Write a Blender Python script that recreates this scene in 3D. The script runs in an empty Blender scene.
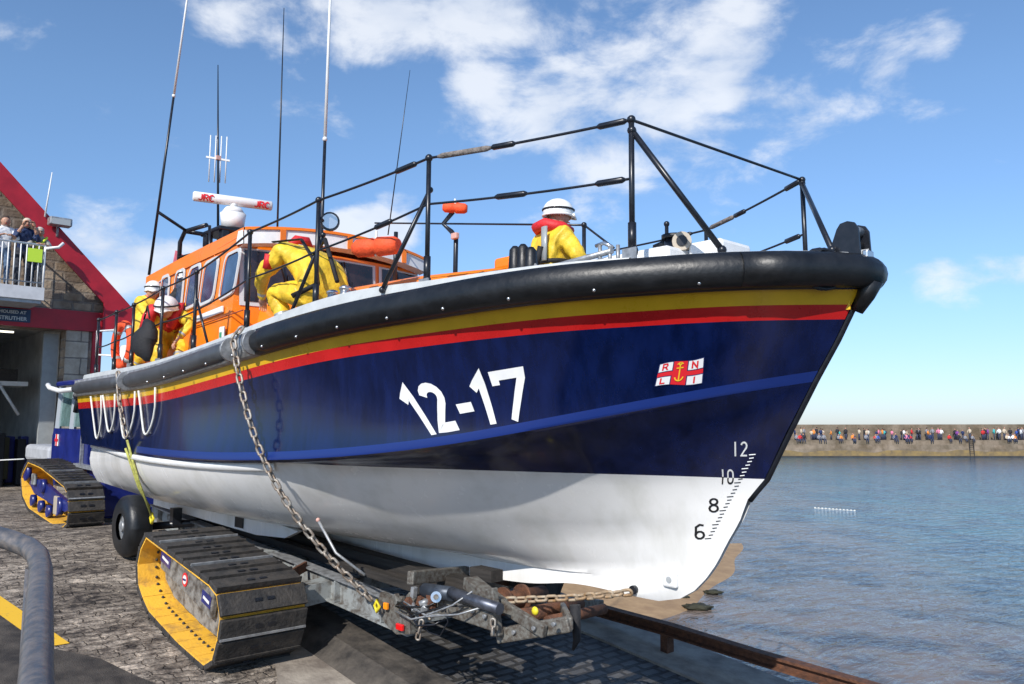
import bpy, bmesh, math, random
from mathutils import Vector, Matrix
from mathutils.bvhtree import BVHTree
random.seed(7)
PI = math.pi
R = math.radians
C = bpy.context.scene
COL = C.collection

# ------------------------------------------------------------------ camera
CAMZ = 1.55
F = 812.9
HZ = 428.0
cam_d = bpy.data.cameras.new('camera')
cam = bpy.data.objects.new('camera', cam_d)
COL.objects.link(cam)
C.camera = cam
PITCH = math.atan((HZ - 342) / F)
cam.location = (0, 0, CAMZ)
cam.rotation_euler = (PI / 2 + PITCH, 0, 0)
cam_d.sensor_width = 36
cam_d.lens = F / 1024 * 36
cam_d.clip_start = 0.05
cam_d.clip_end = 30000
C.render.resolution_x, C.render.resolution_y = 1024, 684

# ------------------------------------------------------------------ frames
YAW = R(-47.4261)
BP = R(0.6148)
BT = Vector((-5.36659, 13.69034, -1.24752 + CAMZ))
MB_ = Matrix.Translation(BT) @ Matrix.Rotation(YAW, 4, 'Z') @ Matrix.Rotation(BP, 4, 'Y')     # boat frame
MS = Matrix.Translation((BT.x, BT.y, 0)) @ Matrix.Rotation(YAW, 4, 'Z')                       # slip frame, z = world
MW = Matrix.Identity(4)
MBI = MB_.inverted()

# ------------------------------------------------------------------ light
tos = (MS.to_3x3() @ Vector((.60, -1.25, 1.0))).normalized()
SUN_EL = math.asin(tos.z)
SUN_AZ = math.atan2(tos.x, tos.y)
sd = bpy.data.lights.new('sun', 'SUN')
so = bpy.data.objects.new('sun', sd)
COL.objects.link(so)
sd.energy = 4.6
sd.angle = R(0.5)
sd.color = (1, .955, .89)
so.rotation_euler = tos.to_track_quat('Z', 'Y').to_euler()
so.location = (0, 0, 60)

w = bpy.data.worlds.new('World')
C.world = w
w.use_nodes = True
nt = w.node_tree
nt.nodes.clear()
def N(t, ty, **k):
    n = t.nodes.new(ty)
    for a, b in k.items():
        if a.startswith('i_'):
            n.inputs[a[2:].replace('_', ' ')].default_value = b
        else:
            setattr(n, a, b)
    return n
sky = N(nt, 'ShaderNodeTexSky')
sky.sky_type = 'NISHITA'
sky.sun_disc = False
sky.sun_elevation = SUN_EL
sky.sun_rotation = SUN_AZ
sky.altitude = 0
sky.air_density = 1.0
sky.dust_density = 0.3
sky.ozone_density = 2.5
bg = N(nt, 'ShaderNodeBackground')
bg.inputs[1].default_value = 0.115
out = N(nt, 'ShaderNodeOutputWorld')
L = nt.links.new
def math_n(t, op, a, b=None, c=None, clamp=False):
    n = t.nodes.new('ShaderNodeMath')
    n.operation = op
    n.use_clamp = clamp
    for i, v in enumerate((a, b, c)):
        if v is None: continue
        if isinstance(v, (int, float)): n.inputs[i].default_value = v
        else: t.links.new(v, n.inputs[i])
    return n.outputs[0]
def pixdir(x, y):
    v = Vector(((x - 512) / F, 1, -(y - 342) / F))
    return (Matrix.Rotation(PITCH, 3, 'X') @ v).normalized()
tc = N(nt, 'ShaderNodeTexCoord')
nrm = N(nt, 'ShaderNodeVectorMath', operation='NORMALIZE')
L(tc.outputs['Generated'], nrm.inputs[0])
mp = N(nt, 'ShaderNodeMapping')
mp.inputs['Scale'].default_value = (1, 1, 1.9)
L(nrm.outputs[0], mp.inputs[0])
n1 = N(nt, 'ShaderNodeTexNoise')
n1.inputs['Scale'].default_value = 9.0
n1.inputs['Detail'].default_value = 9
n1.inputs['Roughness'].default_value = .60
n1.inputs['Distortion'].default_value = .25
L(mp.outputs[0], n1.inputs['Vector'])
# cloud banks: directions in the sky, (x, y, angular radius, weight)
banks = [(470, -20, .15, .50), (390, 10, .11, .42), (540, 20, .09, .34), (330, 10, .07, .3), (280, 95, .06, .26), (800, 110, .10, .34), (880, 70, .10, .30), (930, 35, .05, .28), (700, 130, .08, .36), (540, 140, .06, .32), (340, 110, .05, .26), (570, 110, .12, .44), (650, 100, .15, .40), (720, 70, .14, .42), (740, 20, .12, .34), (480, 95, .09, .38), (640, 20, .10, .24), (800, 70, .1, .28), (600, 160, .13, .34),
         (230, 20, .09, .25), (260, 70, .07, .18), (115, 262, .10, .50), (60, 280, .08, .44), (375, 230, .055, .66), (400, 205, .04, .36),
         (940, 278, .06, .27), (1000, 268, .06, .29), (760, 240, .08, .22), (900, 30, .10, .15), (850, 120, .09, .13), (40, 60, .05, .12), (610, 170, .1, .25), (1010, 150, .07, .12), (960, 300, .05, .15)]
acc = None
for (x, y, r, wt) in banks:
    d = pixdir(x, y)
    dp = N(nt, 'ShaderNodeVectorMath', operation='DISTANCE')
    sc = N(nt, 'ShaderNodeVectorMath', operation='MULTIPLY')
    L(nrm.outputs[0], sc.inputs[0])
    sc.inputs[1].default_value = (1, 1, 1.7)
    L(sc.outputs[0], dp.inputs[0])
    dp.inputs[1].default_value = (d.x, d.y, d.z * 1.7)
    q = math_n(nt, 'DIVIDE', dp.outputs['Value'], r)
    q = math_n(nt, 'MULTIPLY', q, q)
    q = math_n(nt, 'MULTIPLY', q, -1.0)
    q = math_n(nt, 'EXPONENT', q)
    q = math_n(nt, 'MULTIPLY', q, wt * .92)
    acc = q if acc is None else math_n(nt, 'MAXIMUM', acc, q)
dens = math_n(nt, 'ADD', n1.outputs['Fac'], acc)
mr = N(nt, 'ShaderNodeMapRange')
mr.interpolation_type = 'SMOOTHSTEP'
mr.inputs['From Min'].default_value = .66
mr.inputs['From Max'].default_value = .93
L(dens, mr.inputs['Value'])
cm = math_n(nt, 'MULTIPLY', mr.outputs[0], .80)
n2 = N(nt, 'ShaderNodeTexNoise')
n2.inputs['Scale'].default_value = 9
n2.inputs['Detail'].default_value = 5
L(mp.outputs[0], n2.inputs['Vector'])
cr = N(nt, 'ShaderNodeValToRGB')
cr.color_ramp.elements[0].position = .35
cr.color_ramp.elements[0].color = (5.4, 6.1, 7.3, 1)
cr.color_ramp.elements[1].position = .62
cr.color_ramp.elements[1].color = (7.7, 8.0, 8.5, 1)
L(n2.outputs['Fac'], cr.inputs[0])
mx = N(nt, 'ShaderNodeMix', data_type='RGBA')
L(cm, mx.inputs[0])
gm = N(nt, 'ShaderNodeMix', data_type='RGBA', blend_type='MULTIPLY')
gm.inputs[0].default_value = 1
gm.inputs[7].default_value = (1.12, 1.2, 1.42, 1)
sz = N(nt, 'ShaderNodeSeparateXYZ')
L(nrm.outputs[0], sz.inputs[0])
hr_ = N(nt, 'ShaderNodeValToRGB')
hr_.color_ramp.elements[0].position = 0.0
hr_.color_ramp.elements[0].color = (.54, .62, .86, 1)
hr_.color_ramp.elements[1].position = .36
hr_.color_ramp.elements[1].color = (.82, .94, 1.04, 1)
ee = hr_.color_ramp.elements.new(.14)
ee.color = (.69, .81, .98, 1)
L(sz.outputs[2], hr_.inputs[0])
gs = N(nt, 'ShaderNodeVectorMath', operation='SCALE')
gs.inputs['Scale'].default_value = 1.30
L(hr_.outputs[0], gs.inputs[0])
L(gs.outputs[0], gm.inputs[7])
L(sky.outputs[0], gm.inputs[6])
L(gm.outputs[2], mx.inputs[6])
L(cr.outputs[0], mx.inputs[7])
L(mx.outputs[2], bg.inputs[0])
L(bg.outputs[0], out.inputs[0])

C.view_settings.view_transform = 'Standard'
C.view_settings.look = 'None'
C.view_settings.exposure = 0.12
C.view_settings.gamma = 1
C.view_settings.use_curve_mapping = False
C.render.engine = 'CYCLES'
C.cycles.max_bounces = 6

# ------------------------------------------------------------------ materials
MATS = {}
def mat(name, col, rough=.5, metal=0., var=.0, vs=6., bump=0., bs=40., col2=None, lo=.35, hi=.65, coat=0., stretch=None, spec=.5, grime=0.):
    if name in MATS: return MATS[name]
    m = bpy.data.materials.new(name)
    m.use_nodes = True
    t = m.node_tree
    b = t.nodes['Principled BSDF']
    b.inputs['Base Color'].default_value = (*col, 1)
    b.inputs['Roughness'].default_value = rough
    b.inputs['Metallic'].default_value = metal
    b.inputs['Specular IOR Level'].default_value = spec
    if coat:
        b.inputs['Coat Weight'].default_value = coat
        b.inputs['Coat Roughness'].default_value = .08
    tcn = t.nodes.new('ShaderNodeTexCoord')
    vec = tcn.outputs['Object']
    if stretch:
        mpn = t.nodes.new('ShaderNodeMapping')
        mpn.inputs['Scale'].default_value = stretch
        t.links.new(vec, mpn.inputs[0])
        vec = mpn.outputs[0]
    if var or col2:
        nz = t.nodes.new('ShaderNodeTexNoise')
        nz.inputs['Scale'].default_value = vs
        nz.inputs['Detail'].default_value = 8
        nz.inputs['Roughness'].default_value = .62
        t.links.new(vec, nz.inputs['Vector'])
        rp = t.nodes.new('ShaderNodeValToRGB')
        rp.color_ramp.elements[0].position = lo
        rp.color_ramp.elements[1].position = hi
        c2 = col2 if col2 else tuple(c * (1 - var) for c in col)
        rp.color_ramp.elements[0].color = (*c2, 1)
        rp.color_ramp.elements[1].color = (*(tuple(min(1, c * (1 + var * .5)) for c in col) if not col2 else col), 1)
        t.links.new(nz.outputs['Fac'], rp.inputs[0])
        t.links.new(rp.outputs[0], b.inputs['Base Color'])
        rr = t.nodes.new('ShaderNodeMapRange')
        rr.inputs['To Min'].default_value = max(0, rough - .12)
        rr.inputs['To Max'].default_value = min(1, rough + .12)
        t.links.new(nz.outputs['Fac'], rr.inputs['Value'])
        t.links.new(rr.outputs[0], b.inputs['Roughness'])
    if bump:
        n3 = t.nodes.new('ShaderNodeTexNoise')
        n3.inputs['Scale'].default_value = bs
        n3.inputs['Detail'].default_value = 5
        t.links.new(vec, n3.inputs['Vector'])
        bp = t.nodes.new('ShaderNodeBump')
        bp.inputs['Strength'].default_value = bump
        bp.inputs['Distance'].default_value = .02
        t.links.new(n3.outputs['Fac'], bp.inputs['Height'])
        t.links.new(bp.outputs[0], b.inputs['Normal'])
    MATS[name] = m
    return m

navy = mat('navy paint', (.0022, .008, .052), .2, coat=.3, var=.45, vs=4, bump=.05, bs=2.2, spec=.5, stretch=(1.8, 1.8, .3))
navy_lit = mat('navy paint lit on ledge', (.007, .026, .16), .38, coat=.1)  # navy lightened to paint in sunlight on the knuckle ledge
red = mat('red stripe paint', (.52, .012, .012), .28, coat=.3, var=.12, vs=4)
yel = mat('yellow stripe paint', (.72, .42, .015), .3, coat=.3, var=.1, vs=4)
white = mat('white hull paint', (.85, .84, .82), .25, coat=.3, col2=(.70, .69, .65), vs=1.6, lo=.28, hi=.52, stretch=(1.6, 1.6, .45), bump=.04, bs=2.5)
white2 = mat('white paint', (.78, .78, .77), .4, var=.08)
orange = mat('orange paint', (.90, .215, .008), .3, coat=.2, var=.08, vs=3)
orange2 = mat('orange fabric', (.85, .09, .02), .7, var=.2, vs=12, bump=.3)
blackr = mat('black rubber', (.009, .010, .012), .42, var=.5, vs=7, bump=.12, bs=30)
greyr = mat('grey rubber', (.065, .07, .078), .38, var=.3, vs=5, bump=.06)
blackm = mat('black metal', (.012, .014, .02), .32, var=.3, vs=20)
greyd = mat('grey deck paint', (.42, .44, .45), .55, var=.2, vs=9)
galv = mat('galvanised steel', (.38, .39, .40), .48, .55, var=.35, vs=14, bump=.1)
steelw = mat('grey carriage paint', (.30, .32, .32), .55, .1, var=.0, vs=7, col2=(.085, .065, .05), lo=.36, hi=.56, bump=.12)
chrome = mat('bright steel', (.62, .62, .62), .25, .9)
rust = mat('rusty steel', (.075, .036, .024), .8, .2, col2=(.17, .07, .035), vs=16, bump=.5, bs=60)
wood = mat('dark wet timber', (.035, .03, .026), .7, var=.5, vs=10, bump=.3, stretch=(.2, 3, 3))
glass = mat('dark window glass', (.015, .02, .03), .06, coat=.3)
glassb = mat('blue reflecting window', (.05, .09, .17), .06, coat=.6, var=.5, vs=3)
ycloth = mat('yellow waterproof cloth', (.86, .58, .04), .5, var=.30, vs=7, bump=1.0, bs=11)
ycloth2 = mat('yellow salopettes', (.82, .53, .03), .5, var=.30, vs=7, bump=1.0, bs=11)
redc = mat('red lifejacket cloth', (.62, .02, .025), .6, var=.2, vs=12, bump=.3)
blkc = mat('black cloth', (.012, .012, .015), .75, var=.4, vs=10, bump=.3)
refl = mat('silver reflective tape', (.42, .44, .43), .35, .3)
helm = mat('white helmet shell', (.82, .82, .80), .25, coat=.3)
skin = mat('skin', (.50, .27, .18), .55, var=.1)
hair = mat('dark hair', (.04, .025, .018), .7)
yplate = mat('yellow plate paint', (.88, .48, .05), .5, vs=5, bump=.25, col2=(.40, .22, .07), lo=.30, hi=.50)
tpad = mat('worn track rubber', (.022, .021, .021), .65, col2=(.058, .050, .043), vs=9, bump=.5, bs=34)
bluep = mat('tractor blue paint', (.012, .022, .17), .35, coat=.2, var=.3, vs=5)
redp = mat('boathouse red paint', (.42, .012, .026), .45, var=.18, vs=3)
signb = mat('sign blue', (.02, .05, .11), .5, var=.1)
rope_w = mat('white rope', (.72, .72, .68), .8, bump=.5, bs=120)
rope_y = mat('yellow green webbing', (.42, .42, .10), .75, var=.4, vs=18, bump=.4)
brass = mat('yellow shackle', (.75, .62, .03), .4)
chainm = mat('weathered chain steel', (.42, .40, .36), .5, .4, col2=(.22, .15, .10), vs=20, bump=.2)
chainr = mat('rusty chain steel', (.30, .17, .07), .65, .3, col2=(.40, .34, .26), vs=9, bump=.2)
railp = mat('worn blue grey handrail paint', (.20, .175, .16), .40, .3, col2=(.10, .105, .115), vs=38, lo=.38, hi=.62, bump=.12, bs=50)
conc = mat('pale slip concrete', (.38, .33, .27), .85, col2=(.17, .14, .115), vs=3, bump=.4, bs=24)
concd = mat('shade toned kerb concrete', (.10, .085, .07), .75, col2=(.025, .022, .02), vs=4, bump=.5, bs=20)  # kerb colour darkened to carry the shade lying on it
ypaint = mat('yellow road paint', (.78, .46, .03), .7, var=.15, col2=(.42, .27, .06), vs=14, lo=.28, hi=.4)
lamp_m = mat('lit tube', (1, 1, 1), .5)
lamp_m.node_tree.nodes['Principled BSDF'].inputs['Emission Color'].default_value = (1, .93, .75, 1)
lamp_m.node_tree.nodes['Principled BSDF'].inputs['Emission Strength'].default_value = 2.0
inside_m = mat('boathouse interior plaster', (.62, .62, .60), .8, var=.2, vs=2)

def brickmat(name, c1, c2, mortar, scale, bw, bh, msize=.02, rot=None, rough=.85, bump=.6, vary=.35, vcol=(.3, .25, .2), plane='XY', vscale=1.8):
    m = bpy.data.materials.new(name)
    m.use_nodes = True
    t = m.node_tree
    b = t.nodes['Principled BSDF']
    b.inputs['Roughness'].default_value = rough
    tcn = t.nodes.new('ShaderNodeTexCoord')
    mpn = t.nodes.new('ShaderNodeMapping')
    sx_ = t.nodes.new('ShaderNodeSeparateXYZ'); cx_ = t.nodes.new('ShaderNodeCombineXYZ')
    t.links.new(tcn.outputs['Object'], sx_.inputs[0])
    for i_, ax_ in enumerate(plane): t.links.new(sx_.outputs['XYZ'.index(ax_)], cx_.inputs[i_])
    t.links.new(cx_.outputs[0], mpn.inputs[0])
    nd = t.nodes.new('ShaderNodeTexNoise')
    nd.inputs['Scale'].default_value = 3
    nd.inputs['Detail'].default_value = 4
    t.links.new(mpn.outputs[0], nd.inputs['Vector'])
    av = t.nodes.new('ShaderNodeVectorMath')
    av.operation = 'MULTIPLY_ADD'
    t.links.new(nd.outputs['Color'], av.inputs[0])
    av.inputs[1].default_value = (.07, .07, .07)
    t.links.new(mpn.outputs[0], av.inputs[2])
    br = t.nodes.new('ShaderNodeTexBrick')
    br.inputs['Color1'].default_value = (*c1, 1)
    br.inputs['Color2'].default_value = (*c2, 1)
    br.inputs['Mortar'].default_value = (*mortar, 1)
    br.inputs['Scale'].default_value = scale
    br.inputs['Brick Width'].default_value = bw
    br.inputs['Row Height'].default_value = bh
    br.inputs['Mortar Size'].default_value = msize
    br.inputs['Mortar Smooth'].default_value = .4
    t.links.new(av.outputs[0], br.inputs['Vector'])
    nz = t.nodes.new('ShaderNodeTexNoise')
    nz.inputs['Scale'].default_value = vscale
    nz.inputs['Detail'].default_value = 8
    nz.inputs['Roughness'].default_value = .65
    t.links.new(tcn.outputs['Object'], nz.inputs['Vector'])
    rp = t.nodes.new('ShaderNodeValToRGB')
    rp.color_ramp.elements[0].position = .35
    rp.color_ramp.elements[1].position = .68
    rp.color_ramp.elements[0].color = (*vcol, 1)
    rp.color_ramp.elements[1].color = (1.1, 1.1, 1.1, 1)
    t.links.new(nz.outputs['Fac'], rp.inputs[0])
    mm = t.nodes.new('ShaderNodeMix')
    mm.data_type = 'RGBA'
    mm.blend_type = 'MULTIPLY'
    mm.inputs[0].default_value = vary
    t.links.new(br.outputs['Color'], mm.inputs[6])
    t.links.new(rp.outputs[0], mm.inputs[7])
    t.links.new(mm.outputs[2], b.inputs['Base Color'])
    bp = t.nodes.new('ShaderNodeBump')
    bp.inputs['Strength'].default_value = bump
    bp.inputs['Distance'].default_value = .03
    n4 = t.nodes.new('ShaderNodeTexNoise')
    n4.inputs['Scale'].default_value = 14
    n4.inputs['Detail'].default_value = 6
    t.links.new(tcn.outputs['Object'], n4.inputs['Vector'])
    iv = math_n(t, 'MULTIPLY_ADD', br.outputs['Fac'], -1.0, n4.outputs['Fac'])
    t.links.new(iv, bp.inputs['Height'])
    t.links.new(bp.outputs[0], b.inputs['Normal'])
    MATS[name] = m
    return m
stone = brickmat('rubble sandstone', (.50, .40, .29), (.22, .18, .15), (.30, .26, .22), 1.0, .48, .24, .035, plane='YZ', vary=1.0, vcol=(.38, .30, .24), vscale=1.3)
ashlar = brickmat('dressed sandstone', (.56, .49, .40), (.42, .37, .31), (.20, .18, .16), 1.0, .9, .42, .02, plane='YZ', vary=.9, vcol=(.5, .44, .38), bump=.3)
setts = brickmat('dark granite setts', (.125, .12, .118), (.085, .082, .08), (.04, .037, .034), 1.0, .26, .13, .03, plane='YX', vary=.5, rough=.6, vcol=(.5, .5, .5))
pierm = brickmat('harbour wall masonry', (.27, .21, .155), (.21, .17, .125), (.20, .16, .12), 1.0, 1.7, .6, .03, plane='XZ', vary=1.0, vcol=(.45, .42, .34), bump=.2, vscale=.5)

# ------------------------------------------------------------------ mesh helpers
class MBd:
    def __init__(s):
        s.bm = bmesh.new()
        s.mats = []
    def mi(s, m):
        if m not in s.mats: s.mats.append(m)
        return s.mats.index(m)
    def box(s, c, size, m, rot=None, bev=.0, mx=None):
        bm = s.bm
        r = bmesh.ops.create_cube(bm, size=1)
        vs = r['verts']
        M = Matrix.Translation(c) @ (rot.to_4x4() if rot else Matrix.Identity(4)) @ Matrix.Diagonal((*size, 1))
        if mx: M = mx @ M
        bmesh.ops.transform(bm, matrix=M, verts=vs)
        fs = set(f for v in vs for f in v.link_faces)
        i = s.mi(m)
        for f in fs: f.material_index = i
        if bev:
            es = list(set(e for v in vs for e in v.link_edges))
            g = bmesh.ops.bevel(bm, geom=es, offset=bev, segments=2, affect='EDGES', profile=.5)
            for f in g['faces']: f.material_index = i
        return s
    def beam(s, a, b, wd, ht, m, up=Vector((0, 0, 1)), bev=0.):
        a = Vector(a); b = Vector(b)
        d = (b - a)
        x = d.normalized()
        y = up.cross(x)
        if y.length < 1e-4: y = Vector((0, 1, 0))
        y.normalize()
        z = x.cross(y)
        rot = Matrix((x, y, z)).transposed()
        return s.box((a + b) / 2, (d.length, wd, ht), m, rot, bev)
    def tube(s, pts, r, m, n=10, cap=True, closed=False, sm=True, sq=None):
        bm = s.bm
        pts = [Vector(p) for p in pts]
        k = len(pts)
        rs = r if isinstance(r, (list, tuple)) else [r] * k
        i0 = s.mi(m)
        rings = []
        up = None
        for i, p in enumerate(pts):
            a = pts[(i - 1) % k] if (closed or i > 0) else p
            b = pts[(i + 1) % k] if (closed or i < k - 1) else p
            t = (b - a).normalized()
            if up is None:
                up = Vector((0, 0, 1)) if abs(t.z) < .9 else Vector((1, 0, 0))
            u = (up - t * up.dot(t))
            if u.length < 1e-5: u = Vector((0, 1, 0))
            u.normalize()
            v = t.cross(u)
            up = u
            ring = []
            for j in range(n):
                an = 2 * PI * j / n
                cu, cv = math.cos(an), math.sin(an)
                if sq: cu *= sq[0]; cv *= sq[1]
                ring.append(bm.verts.new(p + (u * cu + v * cv) * rs[i]))
            rings.append(ring)
        R2 = rings + ([rings[0]] if closed else [])
        for A, B in zip(R2[:-1], R2[1:]):
            for j in range(n):
                f = bm.faces.new((A[j], A[(j + 1) % n], B[(j + 1) % n], B[j]))
                f.material_index = i0
                f.smooth = sm
        if cap and not closed:
            for q, rv in ((rings[0], True), (rings[-1], False)):
                f = bm.faces.new(q[::-1] if rv else q)
                f.material_index = i0
        return s
    def cyl(s, a, b, r, m, n=16, r2=None):
        return s.tube([a, b], [r, r if r2 is None else r2], m, n)
    def sph(s, c, r, m, sc=(1, 1, 1), seg=16, rot=None):
        g = bmesh.ops.create_uvsphere(s.bm, u_segments=seg, v_segments=max(6, seg // 2), radius=r)
        M = Matrix.Translation(c) @ (rot.to_4x4() if rot else Matrix.Identity(4)) @ Matrix.Diagonal((*sc, 1))
        bmesh.ops.transform(s.bm, matrix=M, verts=g['verts'])
        i = s.mi(m)
        for f in set(f for v in g['verts'] for f in v.link_faces):
            f.material_index = i
            f.smooth = True
        return s
    def prism(s, poly, a, b, m, axis='y', msides=None):
        """poly = 2-D outline; extruded between a and b along axis"""
        def P(u, v, h):
            return {'y': (u, h, v), 'x': (h, u, v), 'z': (u, v, h)}[axis]
        A = [s.bm.verts.new(P(u, v, a)) for u, v in poly]
        B = [s.bm.verts.new(P(u, v, b)) for u, v in poly]
        i = s.mi(m)
        fs = [s.bm.faces.new(A), s.bm.faces.new(B[::-1])]
        n = len(poly)
        for k in range(n):
            fs.append(s.bm.faces.new((A[k], B[k], B[(k + 1) % n], A[(k + 1) % n])))
        for f in fs: f.material_index = i
        return s
    def grid(s, rows, m, smooth=True, mfun=None):
        V = [[s.bm.verts.new(p) for p in r] for r in rows]
        i = s.mi(m) if m else 0
        for a in range(len(V) - 1):
            for b in range(len(V[0]) - 1):
                try:
                    f = s.bm.faces.new((V[a][b], V[a][b + 1], V[a + 1][b + 1], V[a + 1][b]))
                except ValueError:
                    continue
                f.material_index = s.mi(mfun(a, b)) if mfun else i
                f.smooth = smooth
        return V
    def quad(s, pts, m):
        f = s.bm.faces.new([s.bm.verts.new(p) for p in pts])
        f.material_index = s.mi(m)
        return s

def setp(o, label=None, cat=None, group=None, kind=None):
    if label: o['label'] = label
    if cat: o['category'] = cat
    if group: o['group'] = group
    if kind: o['kind'] = kind
    return o
ORG = {}
def thing(name, label, cat, frame, org, group=None):
    o = bpy.data.objects.new(name, None)
    o.empty_display_size = .2
    COL.objects.link(o)
    o.matrix_world = frame @ Matrix.Translation(org)
    ORG[o.name] = Vector(org)
    return setp(o, label, cat, group)
def finish_mesh(bm, name, mats, norm=True):
    if norm: bmesh.ops.recalc_face_normals(bm, faces=bm.faces)
    me = bpy.data.meshes.new(name)
    bm.to_mesh(me)
    bm.free()
    for m in mats: me.materials.append(m)
    return me
def root_org(o):
    while o.parent: o = o.parent
    return ORG[o.name]
def build(name, b, parent=None, frame=MW, org=(0, 0, 0), norm=True, **kw):
    if parent is not None:
        g = root_org(parent)
        bmesh.ops.translate(b.bm, vec=-g, verts=b.bm.verts)
        o = bpy.data.objects.new(name, finish_mesh(b.bm, name, b.mats, norm))
        COL.objects.link(o)
        o.parent = parent
    else:
        bmesh.ops.translate(b.bm, vec=-Vector(org), verts=b.bm.verts)
        o = bpy.data.objects.new(name, finish_mesh(b.bm, name, b.mats, norm))
        COL.objects.link(o)
        o.matrix_world = frame @ Matrix.Translation(org)
        ORG[o.name] = Vector(org)
    return setp(o, **kw)

def pch(xs, ys, x):
    n = len(xs)
    i = 0
    while i < n - 2 and x > xs[i + 1]: i += 1
    def sl(k):
        if k == 0: return (ys[1] - ys[0]) / (xs[1] - xs[0])
        if k == n - 1: return (ys[-1] - ys[-2]) / (xs[-1] - xs[-2])
        h0 = xs[k] - xs[k - 1]; h1 = xs[k + 1] - xs[k]
        d0 = (ys[k] - ys[k - 1]) / h0; d1 = (ys[k + 1] - ys[k]) / h1
        return (d0 * h1 + d1 * h0) / (h0 + h1)
    h = xs[i + 1] - xs[i]
    t = (x - xs[i]) / h
    return (2*t**3 - 3*t*t + 1) * ys[i] + (t**3 - 2*t*t + t) * h * sl(i) + (-2*t**3 + 3*t*t) * ys[i+1] + (t**3 - t*t) * h * sl(i + 1)
def lerp(a, b, t): return a + (b - a) * t

def at(x, y, X=None, Y=None, Z=None):
    """point of the boat frame seen in direction (x, y) and lying on the given real plane"""
    v = pixdir(x, y)
    o = MBI @ Vector((0, 0, CAMZ))
    d = MBI.to_3x3() @ v
    if X is not None: t = (X - o.x) / d.x
    elif Y is not None: t = (Y - o.y) / d.y
    else: t = (Z - o.z) / d.z
    return o + d * t

# ground height, world z, as a function of the slip coordinate
def G(X):
    k = X - 1.28
    s = .35
    return -.131 * (k + math.sqrt(k * k + s * s)) / 2
SEA = -2.65

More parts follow.
